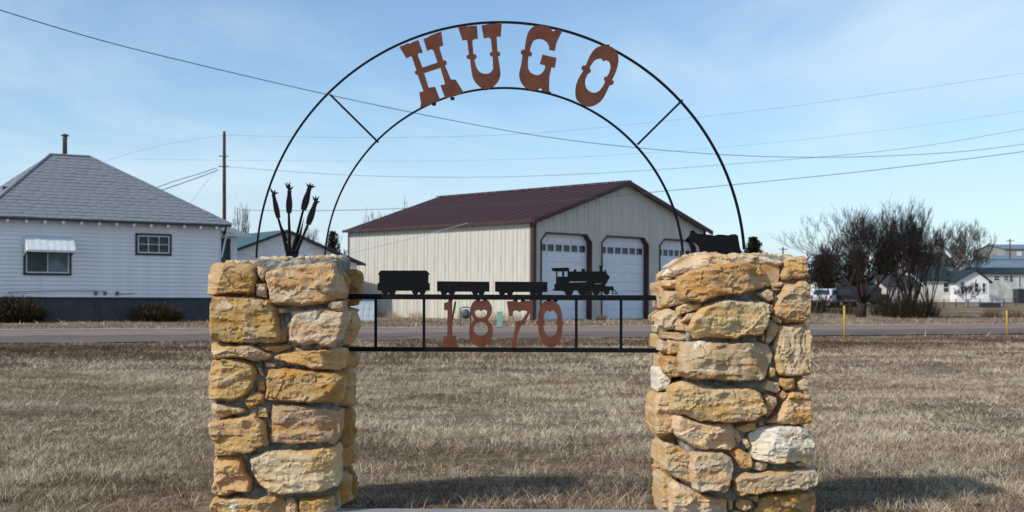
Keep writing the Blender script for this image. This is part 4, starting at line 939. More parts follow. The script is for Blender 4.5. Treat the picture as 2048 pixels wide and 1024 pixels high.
# roof sheets on both slopes
for side in (0, 1):
    k = -.35
    while k < BLn+.2:
        c = min(k+.915, BLn+.25); v = []; f = []
        x0, x1 = (-.30, BWd/2) if side == 0 else (BWd+.30, BWd/2); slp = (BA-BE)/(BWd/2); z0 = BE-.30*slp+.10; z1 = BA+.10
        for i, (x, r_) in enumerate(ribs(k+.003, c-.003)):
            up = Vector((0, 0, .018*r_)); v += [bp_(x0, x, z0)+up, bp_(x1, x, z1)+up]
            if i: f.append((2*i-2, 2*i, 2*i+1, 2*i-1) if side else (2*i-2, 2*i-1, 2*i+1, 2*i))
        mk('roof_panel', v, f, M['brownroof'], barn); k = c
    b = MB(); x0, x1 = (-.34, BWd/2) if side == 0 else (BWd+.34, BWd/2); z0 = BE-.34*slp
    b.poly([bp_(x0, -.38, z0-.12), bp_(x1, -.38, BA-.12), bp_(x1, -.38, BA+.14), bp_(x0, -.38, z0+.14)], BL*.06); b.build('rake_trim', M['browntrim'], barn)
b = MB(); b.box(bp_(-.36, -.3, BE-.12), BG*.1, BL*(BLn+.5), (0, 0, .16)); b.build('gutter', M['browntrim'], barn)
b = MB(); b.box(bp_(BWd/2-.14, -.38, BA+.125), BG*.28, BL*(BLn+.6), (0, 0, .04)); b.build('ridge_cap', M['brownroof'], barn)

# utilities in front of the barn
gm = empty('gas_meter', 'small dark gas meter on pipes by the road in front of the cream barn', 'gas meter', W(931, 647, 58))
def yb(px, py): return H*F/((py-HY)-(px-CX)*RHO)
dm = 54.0; p0 = Vector(((931-CX)/F*dm, dm, 0))
b = MB(); b.tube([p0+Vector((-.22, 0, 0)), p0+Vector((-.22, 0, .72)), p0+Vector((-.1, 0, .78)), p0+Vector((.1, 0, .78)), p0+Vector((.22, 0, .72)), p0+Vector((.22, 0, 0))], .03, 8); b.build('pipework', M['meter'], gm)
b = MB(); b.lathe(p0+Vector((0, 0, .28)), [(.05, 0), (.17, .05), (.18, .3), (.14, .38), (.05, .42)], 12); b.build('meter_body', M['meter'], gm, True)
b = MB(); b.box(p0+Vector((-.08, -.2, .42)), (.16, 0, 0), (0, .06, 0), (0, 0, .14)); b.build('dial', M['galv'], gm)
dm = 50.5; p0 = Vector(((998.5-CX)/F*dm, dm, 0)); b = MB()
b.box(p0+Vector((-.11, -.09, -.05)), (.21, 0, 0), (0, .18, 0), (.03, 0, .62)); b.box(p0+Vector((-.10, -.10, .56)), (.25, 0, 0), (0, .2, 0), (0, 0, .07))
tag(b.build('utility_pedestal', M['tealbox']), 'pale green utility pedestal leaning slightly beside the road', 'utility box')
dm = 56; b = MB(); b.tube([W(904.5, 640, dm), W(911, 603, dm)], .045, 7); tag(b.build('leaning_rod', M['iron']), 'thin black rod leaning against the view of the cream barn wall', 'rod')

# ------------------------------------------------------------------ utility pole and wires
pole = empty('utility_pole', 'tall brown wooden utility pole rising behind the white house', 'utility pole', (W(448, 590, 85).x, 85, 0))
bx = W(448, 590, 85).x; zt = W(448, 268, 85).z
b = MB(); b.tube([(bx, 85, -.5), (bx, 85, 6), (bx-.03, 85, zt)], [.15, .125, .10], 10); b.build('pole', M['polewood'], pole, True)
b = MB(); b.lathe((bx-.03, 85, zt), [(.05, 0), (.09, .05), (.09, .16), (.04, .2)], 8); b.build('insulator', M['trim_dark'], pole)
for py in (313, 333):
    q = W(448, py, 85); b = MB(); b.box(q+Vector((-.3, -.14, -.03)), (.6, 0, 0), (0, .06, 0), (0, 0, .06)); b.build('bracket', M['trim_dark'], pole)
def wire(pts, d0, d1, r, m, label):
    P = crom(pts, False, 6); n = len(P)-1; x0, x1 = pts[0][0], pts[-1][0]
    b = MB(); b.tube([W(x, y, d0+(d1-d0)*(x-x0)/(x1-x0)) for x, y in P], r, 4, cap=True)
    return tag(b.build('overhead_wire', m), label, 'wire', 'overhead wires')
wire([(-200,-45),(0,20),(200,80),(400,130),(650,188),(900,240),(1100,275),(1300,298),(1500,312),(1700,314),(1900,305),(2048,288),(2300,250)], 22, 60, .0105, M['wire'], 'nearest dark wire dropping from the upper left behind the HUGO arch')
wire([(448,333),(700,350),(950,354),(1200,346),(1500,325),(1800,298),(2048,258),(2300,215)], 85, 70, .020, M['wire2'], 'sagging wire from the middle of the utility pole to the right edge')
wire([(480,420),(650,421),(830,416),(1050,406),(1180,397),(1300,385),(1500,366),(1750,340),(2048,303),(2300,265)], 60, 48, .012, M['wire'], 'lowest wire crossing in front of the maroon barn roof')
wire([(448,270),(700,275),(1000,270),(1250,250),(1600,210),(2048,146),(2300,105)], 85, 80, .013, M['wire2'], 'faint topmost wire running from the pole top to the upper right')
wire([(260,318),(650,322),(1050,318),(1400,298),(1750,263),(2048,222),(2300,185)], 95, 80, .011, M['wire2'], 'faint wire between the topmost and the sagging wire')
wire([(640,520),(700,507),(760,492),(850,470),(935,446)], 61, 65, .012, M['wire2'], 'service wire slanting up across the cream barn side wall')
wire([(210,322),(300,296),(380,280),(446,270)], 85, 85, .012, M['wire2'], 'faint wire from pole top towards the left')
wire([(305,378),(350,362),(400,347),(432,336)], 80, 85, .022, M['wire'], 'upper of two service wires dropping from the pole to the house roof')
wire([(312,384),(360,368),(405,352),(436,340)], 80, 85, .026, M['wire'], 'lower of two service wires dropping from the pole to the house roof')
wire([(378,412),(400,380),(425,350),(444,322)], 80, 85, .013, M['wire2'], 'steep guy wire left of the utility pole')
wire([(452,350),(470,385),(490,425)], 85, 82, .010, M['wire2'], 'steep guy wire right of the utility pole')

# ------------------------------------------------------------------ vegetation builders (numpy blades)
def blades(name, base, h, wdt, lean, tint, m, parent=None, two=True):
    "one bent sliver per blade: base (n,3), height h, width wdt, lean (n,2)"
    n = len(base); rng = np.random.default_rng(len(name)+n)
    ang = rng.uniform(0, math.pi, n); sx = np.cos(ang)*wdt/2; sy = np.sin(ang)*wdt/2
    z = np.zeros(n)
    if not two:
        V = np.stack([base+np.stack([-sx, -sy, z], 1), base+np.stack([sx, sy, z], 1), base+np.stack([lean[:, 0], lean[:, 1], h], 1)], 1).reshape(-1, 3); tri = np.arange(3*n)
    a = base+np.stack([-sx, -sy, z], 1); b2 = base+np.stack([sx, sy, z], 1)
    mid = base+np.stack([lean[:, 0]*.38, lean[:, 1]*.38, h*.6], 1)
    c = mid+np.stack([-sx*.8, -sy*.8, z], 1); d = mid+np.stack([sx*.8, sy*.8, z], 1)
    t = base+np.stack([lean[:, 0], lean[:, 1], h], 1)
    if two:
        V = np.stack([a, b2, d, c, t], 1).reshape(-1, 3)
        i = np.arange(n)[:, None]*5
        tri = np.concatenate([i+0, i+1, i+2, i+0, i+2, i+3, i+3, i+2, i+4], 1).reshape(-1)
    org = np.array([base[:, 0].mean(), base[:, 1].mean(), base[:, 2].min()])
    me = bpy.data.meshes.new(name); nt_ = len(tri)//3
    me.vertices.add(len(V)); me.vertices.foreach_set('co', (V-org).astype(np.float32).ravel())
    me.loops.add(len(tri)); me.loops.foreach_set('vertex_index', tri.astype(np.int32))
    me.polygons.add(nt_); me.polygons.foreach_set('loop_start', (np.arange(nt_)*3).astype(np.int32)); me.polygons.foreach_set('loop_total', np.full(nt_, 3, np.int32))
    me.update(calc_edges=True)
    at = me.attributes.new('tint', 'FLOAT', 'POINT'); at.data.foreach_set('value', np.repeat(tint, 5 if two else 3).astype(np.float32))
    me.materials.append(m)
    o = bpy.data.objects.new(name, me); COL.objects.link(o); WL[o.name] = Vector(org)
    if parent: o.parent = parent; o.location = Vector(org)-WL[parent.name]
    else: o.location = org
    return o
def vnoise(x, y, s, seed):
    "cheap value noise for numpy arrays"
    X = x*s+seed*17.3; Y = y*s+seed*9.1; xi = np.floor(X); yi = np.floor(Y); fx = X-xi; fy = Y-yi
    fx = fx*fx*(3-2*fx); fy = fy*fy*(3-2*fy)
    hsh = lambda a, b2: np.modf(np.abs(np.sin(a*127.1+b2*311.7+seed)*43758.5453))[0]
    return (hsh(xi, yi)*(1-fx)+hsh(xi+1, yi)*fx)*(1-fy)+(hsh(xi, yi+1)*(1-fx)+hsh(xi+1, yi+1)*fx)*fy
def fbm(x, y, s, seed): return (vnoise(x, y, s, seed)*.5+vnoise(x, y, s*2.1, seed+1)*.28+vnoise(x, y, s*4.3, seed+2)*.14+vnoise(x, y, s*9, seed+3)*.08)
garr = np.vectorize(g)
def field(y0, y1, count, hmin, hmax, wd, seed, extra=2.5, mask=None, off=0.0):
    rng = np.random.default_rng(seed)
    y = np.sqrt(rng.uniform(y0**2, y1**2, count)); hw = .42*y+extra; x = rng.uniform(-1, 1, count)*hw
    # gather blades into tufts
    cell = .09*(1+(y/20)); jx = np.round(x/cell)*cell; jy = np.round(y/cell)*cell
    jx += (vnoise(jx, jy, 13, seed)-.5)*cell; jy += (vnoise(jx, jy, 11, seed+4)-.5)*cell
    x = x*.78+jx*.22; y = y*.78+jy*.22
    big = fbm(x, y, .35, 2); pat = fbm(x, y*1.6, 1.1, 5); fine = fbm(x, y*1.3, 3.2, 8)
    keep = rng.random(count) < np.clip(.5+1.4*(pat-.40)+.8*(fine-.5), .42, 1)
    pilL = (x > -1.78) & (x < -.92) & (y > 6.85) & (y < 7.6); pilR = (x > .80) & (x < 1.72) & (y > 6.85) & (y < 7.7)
    pad = (np.abs(x) < 1.0) & (y < 7.15)
    keep &= ~(pilL | pilR | pad)
    ry = y-(36.2+.43*x); keep &= ~((ry > .25) & (ry < 14.1))
    if mask is not None: keep &= mask(x, y)
    x, y, big, pat, fine = x[keep], y[keep], big[keep], pat[keep], fine[keep]; n = len(x)
    hgt = (hmin+(hmax-hmin)*rng.random(n)**2.8)*(.25+.9*pat+.9*fine)
    z = garr(x, y)
    # short mown look inside, dark reddish weeds in drifts
    dark = np.clip((fbm(x, y*2.2, .42, 31)-.47)*5, 0, 1)
    nearroad = np.exp(-((ry[keep]+4.2)/4.2)**2)*np.clip((fbm(x*.6, y*1.5, .5, 44)-.36)*8, 0, 1)
    tint = np.clip(.65+off+.40*(pat-.5)+1.0*(fine-.5)+.75*(rng.random(n)-.5)-(.10+.22*np.clip((y-16)/8, 0, 1)+.14*np.clip((-x-3)/3, 0, 1))*dark-.75*nearroad-.30*np.clip((10.5-y)/2.5, 0, 1)*np.clip((fbm(x, y*1.5, 1.0, 61)-.42)*7, 0, 1), 0, 1)
    ln = rng.normal(0, 1, (n, 2))*hgt[:, None]*.95+np.array([.10, .02])*hgt[:, None]
    o = blades('dry_grass', np.stack([x, y, z-.004], 1), hgt, wd*(.6+.8*rng.random(n)), ln, tint, M['grass'], two=(y0 < 10))
    return tag(o, kind='stuff')
o = field(6.6, 11, 330000, .012, .062, .0030, 1); o['label'] = 'dry tan lawn grass just behind the stone pillars'
o = field(11, 20, 680000, .014, .060, .0060, 2, 3.5); o['label'] = 'dry tan grass across the middle of the field'
o = field(20, 37, 380000, .02, .085, .011, 3, 4); o['label'] = 'dry grass and dark weeds along the near side of the road'
def mk_far(x, y):
    ry = y-(36.2+.43*x); hs = (x+22.67)*HU.x+(y-56)*HU.y; ht = (x+22.67)*HV.x+(y-56)*HV.y
    bs = (x-1.1)*BG.x+(y-66.3)*BG.y; bt = (x-1.1)*BL.x+(y-66.3)*BL.y
    return ~((hs > -.6) & (hs < 12) & (ht > -.05) & (ht < 9.2)) & ~((bs > -.1) & (bs < 14.8) & (bt > -.1) & (bt < 16.1))
o = field(38, 95, 130000, .03, .16, .022, 4, 6, mk_far, -.14); o['label'] = 'dry weedy grass beyond the road round the house and barn'
rng = np.random.default_rng(5); n0 = 150000
yy = np.sqrt(rng.uniform(15**2, 40**2, n0)); xx = rng.uniform(-1, 1, n0)*(.42*yy+4); rr_ = yy-(36.2+.43*xx)
pt_ = fbm(xx*.8, yy*1.1, .75, 91); kk = (rr_ < -.3) & (rr_ > -15) & (pt_ > .52+.012*np.clip(-rr_-9, 0, 6)*3) & (fbm(xx, yy, 3.5, 93) > .40)
xx, yy, pt_ = xx[kk], yy[kk], pt_[kk]; n1 = len(xx); hh_ = rng.uniform(.03, .13, n1)*(.5+4*(pt_-.50))
o = blades('dead_weeds', np.stack([xx, yy, garr(xx, yy)-.004], 1), hh_, np.full(n1, .013), rng.normal(0, 1, (n1, 2))*hh_[:, None]*.7, np.clip(rng.normal(.12, .12, n1), 0, .5), M['grass'], two=False)
tag(o, 'dark reddish brown dead weeds in drifts on the near side of the road', 'weeds', kind='stuff')
for o in bpy.data.objects:
    if o.name.startswith('dry_grass'): o['category'] = 'grass'
# taller straw along the barn wall foot and door corner
rng = np.random.default_rng(77)
t = rng.uniform(0, 16, 1500); dens = fbm(t, t*0, .5, 3) > .42; t = t[dens]; n = len(t)
bx_ = 1.1+BL.x*t-BG.x*(.08+rng.random(n)*.35); by_ = 66.3+BL.y*t-BG.y*(.08+rng.random(n)*.35)
o = blades('straw_weeds', np.stack([bx_, by_, np.zeros(n)], 1), .15+.40*rng.random(n), np.full(n, .02), rng.normal(0, .1, (n, 2)), np.clip(rng.normal(.75, .15, n), 0, 1), M['grass'])
tag(o, 'straw coloured weeds along the foot of the cream barn wall', 'weeds', kind='stuff')
def clump(name, label, cat, px, py_base, d, wdt, hgt, n, mt, spread=.9, tint=(.2, .9), group=None, thick=.02, z0=None, seed=0, leafy=0):
    "a bush of upright stems fanning from the ground, domed"
    c = W(px, py_base, d); zb = g(c.x, d) if z0 is None else z0; rng = np.random.default_rng(seed+n)
    a = rng.uniform(0, 2*math.pi, n); r = np.sqrt(rng.random(n)); bx = c.x+np.cos(a)*r*wdt*.36; by = d+np.sin(a)*r*wdt*.30
    hh = hgt*np.sqrt(np.clip(1-(r*.92)**2, .05, 1))*(.55+.5*rng.random(n)); lean = np.stack([np.cos(a), np.sin(a)], 1)*(r*wdt*.22*spread)[:, None]+rng.normal(0, .06*wdt, (n, 2))
    o = blades(name, np.stack([bx, by, np.full(n, zb-.02)], 1), hh, np.full(n, thick)*(.5+rng.random(n)), lean, tint[0]+(tint[1]-tint[0])*rng.random(n), mt)
    if leafy:
        k = leafy; root = o; idx = rng.integers(0, n, k); u = .3+.7*rng.random(k)
        b0 = np.stack([bx[idx]+lean[idx, 0]*u**2, by[idx]+lean[idx, 1]*u**2, zb+hh[idx]*u], 1)
        blades('foliage', b0, rng.uniform(.03, .12, k), np.full(k, .03), rng.normal(0, .06, (k, 2)), rng.random(k), mt, parent=root)
    return tag(o, label, cat, group)
def hfront(px, t=-.9):
    s_ = s_at(px, t); return (HP+HU*s_+HV*t).y
clump('bush', 'dark brown bush against the foundation at the left edge of the house', 'bush', 28, 640, hfront(30), 2.9, 1.30, 2600, M['shrub'], tint=(.0, .75), thick=.03, seed=1, leafy=3500)
clump('bush', 'olive ornamental grass bush under the small six-pane window', 'bush', 315, 640, hfront(312), 2.5, 1.0, 2600, M['shrub'], tint=(.1, .95), thick=.028, seed=2, leafy=2200)
clump('bush', 'tiny dark weed clump at the foundation between the two bushes', 'bush', 190, 640, hfront(190, -.5), .5, .26, 250, M['shrub'], tint=(.2, 1), thick=.02, seed=3)
clump('bush', 'small dry brown tumbleweed between the first and second barn doors', 'bush', 1203, 640, 67.5, .75, .40, 500, M['grass'], tint=(.05, .45), thick=.018, seed=4, z0=0)
# ------------------------------------------------------------------ bare trees
def tree(label, px, d, top_py, wpx, seed, mt, levels=6, stems=3, dens=1.0, twig=.010, trunk_r=.16, group=None, splay=.5, trunk_h=.16, name='bare_tree', up=.25, zb=None):
    rnd = random.Random(seed); base = W(px, 600, d); bz = g(base.x, d) if zb is None else zb; base = Vector((base.x, d, bz-.1))
    Ht = W(px, top_py, d).z-bz; Wd = wpx/2*d/F
    root = empty(name, label, 'tree', (base.x, d, bz), group)
    tr = MB(); br = MB(); tw_ = MB()
    segs = []
    def grow(p, dr, ln, r, lv):
        n = 3 if lv > 1 else 2; pts = [p]; rads = [r]; q = p.copy(); dd = dr.copy()
        for i in range(n):
            dd = (dd+Vector((rnd.gauss(0, .13), rnd.gauss(0, .13), rnd.gauss(0, .09)+.035))).normalized(); q = q+dd*(ln/n); pts.append(q.copy()); rads.append(max(twig*.55, r*(1-.42*(i+1)/n)))
        segs.append((pts, rads, lv))
        if lv <= 0: return
        kids = rnd.choice((3, 4, 4)) if lv > 1 else rnd.choice((4, 5))
        kids = max(2, int(round(kids*dens)))
        for i in range(kids):
            t = rnd.uniform(.30, 1.0) if i else 1.0; idx = min(n-1, int(t*n)); a = pts[idx].lerp(pts[idx+1], min(1, t*n-idx)) if idx < n else pts[-1]
            ax = Vector((rnd.gauss(0, 1), rnd.gauss(0, 1), rnd.gauss(0, .5))).normalized(); nd = (dd+ax*rnd.uniform(.45, .85)+Vector((0, 0, up*.5))).normalized()
            grow(a, nd, ln*rnd.uniform(.58, .82), max(twig*.8, rads[idx]*rnd.uniform(.40, .60)), lv-1)
    th = Ht*trunk_h; tp = [base, base+Vector((rnd.gauss(0, .05), 0, th*.5)), base+Vector((rnd.gauss(0, .1), 0, th))]
    tr.tube(tp, [trunk_r*1.35, trunk_r*1.05, trunk_r*.95], 9)
    for i in range(stems):
        a = 2*math.pi*i/stems+rnd.uniform(-.4, .4); k = rnd.uniform(.55, 1.15)*splay if stems > 1 else .1
        dr = Vector((math.cos(a)*k*1.5, math.sin(a)*k, 1)).normalized(); grow(tp[2]-Vector((0, 0, .05)), dr, Ht*.34, trunk_r*.46, levels)
    P = np.array([tuple(p) for s_ in segs for p in s_[0]])
    # fit the crown to the height and spread seen
    lo, hi = np.percentile(P[:, 0]-base.x, [1, 99]); kx = 2*Wd/(hi-lo); kz = (Ht-th)/(np.percentile(P[:, 2], 99.5)-tp[2].z)
    fit = lambda p: Vector((base.x+(p.x-base.x)*kx, d+(p.y-d)*kx, tp[2].z+(p.z-tp[2].z)*kz))
    for pts, rads, lv in segs:
        (tw_ if lv <= 1 else br).tube([fit(p) for p in pts], rads, 3 if lv <= 1 else 5, cap=False)
    tr.build('trunk', mt, root, True); br.build('branches', mt, root)
    o = tw_.build('twigs', mt, root); o['kind'] = 'stuff'
    return root
tree('broad bare elm with the thick trunk just right of the left yellow post', 1722, 82, 404, 225, 3, M['bark'], levels=5, stems=6, dens=.88, twig=.010, up=.55, trunk_r=.30, group='bare trees by the right hand houses', splay=.75, trunk_h=.13)
tree('dense upright bare elm with several dark stems right of the broad elm', 1818, 80, 416, 118, 8, M['bark'], levels=5, stems=7, dens=.88, twig=.010, up=.7, trunk_r=.22, group='bare trees by the right hand houses', splay=.35, trunk_h=.05)
tree('slender bare elm filling the gap between the broad and the upright elm', 1772, 88, 430, 110, 61, M['bark'], levels=5, stems=4, dens=.82, twig=.010, up=.5, trunk_r=.18, group='bare trees by the right hand houses', splay=.45, trunk_h=.06)
tree('bare elm leaning right over the green roofed house', 1856, 90, 452, 80, 67, M['bark'], levels=5, stems=5, dens=.85, twig=.010, up=.4, trunk_r=.13, group='bare trees by the right hand houses', splay=.5, trunk_h=.06)
tree('pale brown bare tree rising behind the green roofed house', 1928, 150, 444, 118, 21, M['bark2'], levels=5, stems=5, dens=.9, twig=.020, trunk_r=.22, group='bare trees by the right hand houses', splay=.55, trunk_h=.12)
tree('low spreading bare tree beside the right stone pillar', 1650, 95, 478, 110, 27, M['bark'], levels=5, stems=4, dens=1.0, twig=.015, trunk_r=.12, group='bare trees by the right hand houses', splay=.9, trunk_h=.1)
tree('small reddish bare shrub tree in front of the white gable', 1934, 118, 560, 50, 31, M['bark'], levels=4, stems=4, dens=1.0, twig=.013, trunk_r=.07, group='bare trees by the right hand houses', splay=.6, trunk_h=.08)
tree('bare tree top just right of the utility pole', 482, 100, 408, 45, 41, M['bark2'], levels=5, stems=3, dens=.8, twig=.013, trunk_r=.12, group='bare trees behind the outbuildings')
tree('thin bare tree showing over the ridge of the white garage', 612, 110, 452, 75, 43, M['bark2'], levels=5, stems=4, dens=.8, twig=.015, trunk_r=.12, group='bare trees behind the outbuildings')
tree('bare tree at the left end of the barn roof', 742, 115, 424, 70, 47, M['bark2'], levels=5, stems=4, dens=.8, twig=.015, trunk_r=.14, group='bare trees behind the outbuildings')
tree('tallest bare tree showing over the barn roof slope', 792, 118, 408, 75, 49, M['bark2'], levels=5, stems=4, dens=.85, twig=.015, trunk_r=.14, group='bare trees behind the outbuildings')
tree('dark bare tree between garage roof and barn wall', 684, 98, 476, 46, 53, M['bark'], levels=5, stems=3, dens=.8, twig=.013, trunk_r=.1, group='bare trees behind the outbuildings')
def conifer(label, px, d, top_py, wpx, seed, group=None, n=7500, zb=None):
    rng = np.random.default_rng(seed); base = W(px, 600, d); bz = g(base.x, d); Ht = W(px, top_py, d).z-bz; Wd = wpx/2*d/F
    root = empty('evergreen_tree', label, 'tree', (base.x, d, bz), group)
    b = MB(); b.tube([(base.x, d, bz-.2), (base.x, d, bz+Ht*.8)], [.15, .04], 7); b.build('trunk', M['bark'], root)
    t = rng.random(n)**.8; a = rng.uniform(0, 2*math.pi, n)
    lob = .68+.42*np.sin(a*3+seed+t*9)*np.sin(t*23+seed)+.2*rng.normal(0, .5, n)
    r = Wd*np.sin(np.pi*np.clip(.06+.90*(1-t), 0, 1)**.75)*np.sqrt(rng.random(n))*np.clip(lob, .3, 1.15)
    P = np.stack([base.x+np.cos(a)*r, d+np.sin(a)*r, bz+Ht*(.12+.86*t)], 1)
    blades('foliage', P, rng.uniform(.08, .22, n), rng.uniform(.06, .12, n), rng.normal(0, .12, (n, 2)), rng.random(n), M['needle'], parent=root); return root
conifer('small dark evergreen showing behind the cow', 1506, 100, 474, 44, 3)
conifer('scraggly evergreen between garage roof and barn', 664, 96, 462, 40, 5, n=2200)
conifer('broad dark evergreen behind the right pillar top', 1652, 125, 510, 95, 7, 'evergreens behind the elms')
conifer('dark evergreen clump behind the broad elm', 1712, 128, 500, 70, 9, 'evergreens behind the elms')
conifer('shorter evergreen seen through the dense upright elm', 1765, 130, 502, 60, 12, 'evergreens behind the elms')
# scrub along the far verge under the elms
for i, (px, w_, h_) in enumerate(((1640, 2.8, 1.9), (1700, 3.0, 1.7), (1770, 3.0, 2.2), (1800, 3.0, 2.6), (1822, 3.0, 2.8), (1850, 2.6, 1.8), (1984, 1.6, .9), (2030, 1.8, .8))):
    clump('brush_clump', ['low dark brush beside the right stone pillar', 'low dark brush left of the broad elm trunk', 'low dark brush right of the broad elm trunk', 'tangled brush at the foot of the upright elm', 'tallest tangle of brush beside the upright elm', 'thin brush in front of the pale house wall', 'brown brush under the long white house', 'brown brush behind the right yellow post'][i],
          'brush', px, 630, [92, 90, 88, 80.5, 79.5, 84, 82, 84][i], w_, h_, 420 if i < 6 else 350, M['shrub'] if i < 6 else M['grass'], tint=(.0, .5) if i < 6 else (.05, .4), thick=.015, seed=20+i, group='brush along the far verge')

# ------------------------------------------------------------------ houses and vehicles on the right
def bld(name, label, cat, px0, px1, pyb, pye, pya, d, depth, wallm, roofm, gable='side', wins=(), yaw=0.0, ov=.3, apex=.5, group=None):
    "house facing the camera: px span, eave and ridge rows; gable 'side' = ridge parallel to view plane"
    a = W(px0, 600, d); c = W(px1, 600, d); L_ = c.x-a.x; zb = g((a.x+c.x)/2, d)-.25
    U_ = Vector((math.cos(yaw), math.sin(yaw), 0)); V_ = Vector((-U_.y, U_.x, 0)); P = Vector((a.x, d, 0)); mx_ = (px0+px1)/2
    ze_ = W(mx_, pye, d).z; za = W(mx_, pya, d+(depth/2 if gable == 'side' else 0)).z
    root = empty(name, label, cat, tuple(P+U_*L_/2+V_*depth/2+Vector((0, 0, zb+.25))), group); pt = lambda s_, t, z: P+U_*s_+V_*t+Vector((0, 0, z))
    b = MB()
    if gable == 'side':
        b.poly([pt(0, 0, zb), pt(0, 0, ze_), pt(0, depth/2, za-.08), pt(0, depth, ze_), pt(0, depth, zb)][::-1], U_*L_); b.build('wall', wallm, root)
        for sgn in (0, 1):
            t0, t1 = (-ov, depth/2) if sgn == 0 else (depth+ov, depth/2); sl2 = (za-ze_)/(depth/2)
            b = MB(); b.poly([pt(-ov, t0, ze_-ov*sl2), pt(-ov, t1, za), pt(-ov, t1, za+.12), pt(-ov, t0, ze_-ov*sl2+.12)], U_*(L_+2*ov)); b.build('roof', roofm, root)
    else:
        b.poly([pt(0, 0, zb), pt(L_, 0, zb), pt(L_, 0, ze_), pt(L_*apex, 0, za-.08), pt(0, 0, ze_)], V_*depth); b.build('wall', wallm, root)
        for sgn in (0, 1):
            x0, x1 = (-ov, L_*apex) if sgn == 0 else (L_+ov, L_*apex); sl2 = (za-ze_)/abs((L_*apex) if sgn == 0 else L_*(1-apex))
            b = MB(); b.poly([pt(x0, -ov, ze_-ov*sl2), pt(x1, -ov, za), pt(x1, -ov, za+.12), pt(x0, -ov, ze_-ov*sl2+.12)], V_*(depth+2*ov)); b.build('roof', roofm, root)
    for (wx0, wx1, wy0, wy1, gm_) in wins:
        s0 = (W(wx0, 600, d).x-a.x)/U_.x; s1 = (W(wx1, 600, d).x-a.x)/U_.x; z0 = W(wx0, wy1, d).z; z1 = W(wx0, wy0, d).z
        simple_window(pt(s0, 0, z0), U_, -V_, s1-s0, z1-z0, root, M['frame_w'], gm_, tw=.09)
    return root, pt
G1, G3 = M['glass'], M['glass3']
bld('green_roofed_house', 'pale cottage with dark green roof behind the upright elm', 'house', 1845, 1916, 605, 560, 538, 135, 9, M['creamhouse'], M['greenroof'], 'side', [(1885, 1899, 564, 586, G1)])
bld('gabled_cottage', 'small white gable front with two dark windows right of the green roof', 'house', 1914, 1978, 602, 562, 541, 133, 11, M['white_siding'], M['greenroof'], 'front', [(1922, 1930, 563, 579, G1), (1947, 1958, 565, 586, G1), (1963, 1972, 565, 586, G1)], apex=.58)
r_, pt = bld('long_white_house', 'long low cream house with green shutters at the right edge', 'house', 1962, 2080, 603, 547, 537, 150, 8, M['creamhouse'], M['greenroof'], 'side', [(1986, 2000, 551, 562, G1), (2005, 2018, 551, 563, G3), (2036, 2043, 552, 576, G3)])
b = MB(); s0 = W(2020.5, 600, 150).x-W(1962, 600, 150).x; b.box(pt(s0, -.08, W(2020, 563, 150).z), (.2, 0, 0), (0, .06, 0), (0, 0, .72)); b.build('shutter', M['greenshut'], r_)
bld('grey_roofed_house', 'house with wide blue-grey roof behind the long cream house', 'house', 1955, 2090, 560, 541, 522, 175, 9, M['greywall'], M['blueroof'], 'side')
bld('tan_industrial_building', 'low tan block with pale blue roof near the right edge', 'building', 1986, 2075, 560, 519, 512, 260, 12, M['tan'], M['blueroof'], 'side')
bld('grey_industrial_building', 'tall grey metal block with pale blue roof at the right edge', 'building', 2010, 2100, 560, 498, 490, 300, 20, M['greywall'], M['blueroof'], 'side', [(2033, 2043, 503, 512, M['frame_w'])])
bld('dark_roofed_house', 'long dark roofed house seen between the elms', 'house', 1836, 1912, 560, 530, 507, 190, 12, M['greywall'], M['darkroof'], 'side', [(1870, 1880, 534, 541, G1)])
bld('brown_roofed_house', 'white house with brown roof half hidden beside the right pillar', 'house', 1652, 1712, 612, 574, 556, 128, 9, M['white_siding'], M['brownwall'], 'side', [(1668, 1676, 584, 596, G1)])
bld('tan_house', 'tan house wall behind the brush right of the pillar', 'house', 1600, 1658, 612, 566, 545, 140, 9, M['tan'], M['darkroof'], 'side', [(1630, 1640, 572, 586, G1)])
bld('dark_shed', 'dark open carport between the two elms', 'shed', 1700, 1772, 615, 578, 568, 126, 6, M['trim_dark'], M['darkroof'], 'side')
bld('white_cottage', 'white cottage wall seen through the stems of the upright elm', 'house', 1774, 1838, 618, 572, 552, 124, 8, M['creamhouse'], M['darkroof'], 'side', [(1792, 1802, 580, 600, G1)])
# far yard pieces
b = MB(); q = W(1934, 612, 112); r2 = W(2008, 612, 112); gz = g(q.x, 112); b.box((q.x, 112, gz-.1), (r2.x-q.x, 0, 0), (0, .3, 0), (0, 0, .50)); tag(b.build('low_wall', M['concrete']), 'long low pale concrete wall in the far yard', 'wall')
b = MB(); q = W(1962, 612, 108); b.box((q.x, 108, g(q.x, 108)-.05), (1.7, 0, 0), (0, .5, 0), (0, 0, .40)); b.box((q.x+.05, 107.97, g(q.x, 108)+.35), (1.6, 0, 0), (0, .56, 0), (0, 0, .05)); tag(b.build('feed_trough', M['darkroof']), 'dark trough in front of the low pale wall', 'trough')
ct = empty('dark_bin', 'dark grey ribbed bin at the right edge of the far yard', 'bin', tuple(W(2045, 605, 125))); q = W(2036, 606, 125); gz = g(q.x, 125)
b = MB(); b.box((q.x, 125, gz-.1), (1.3, 0, 0), (0, 1.3, 0), (0, 0, 1.5)); b.build('body', M['trim_dark'], ct)
for i in range(6):
    b = MB(); b.box((q.x+.04+i*.215, 124.95, gz), (.14, 0, 0), (0, .049, 0), (0, 0, 1.35)); b.build('slat', M['darkroof'], ct)
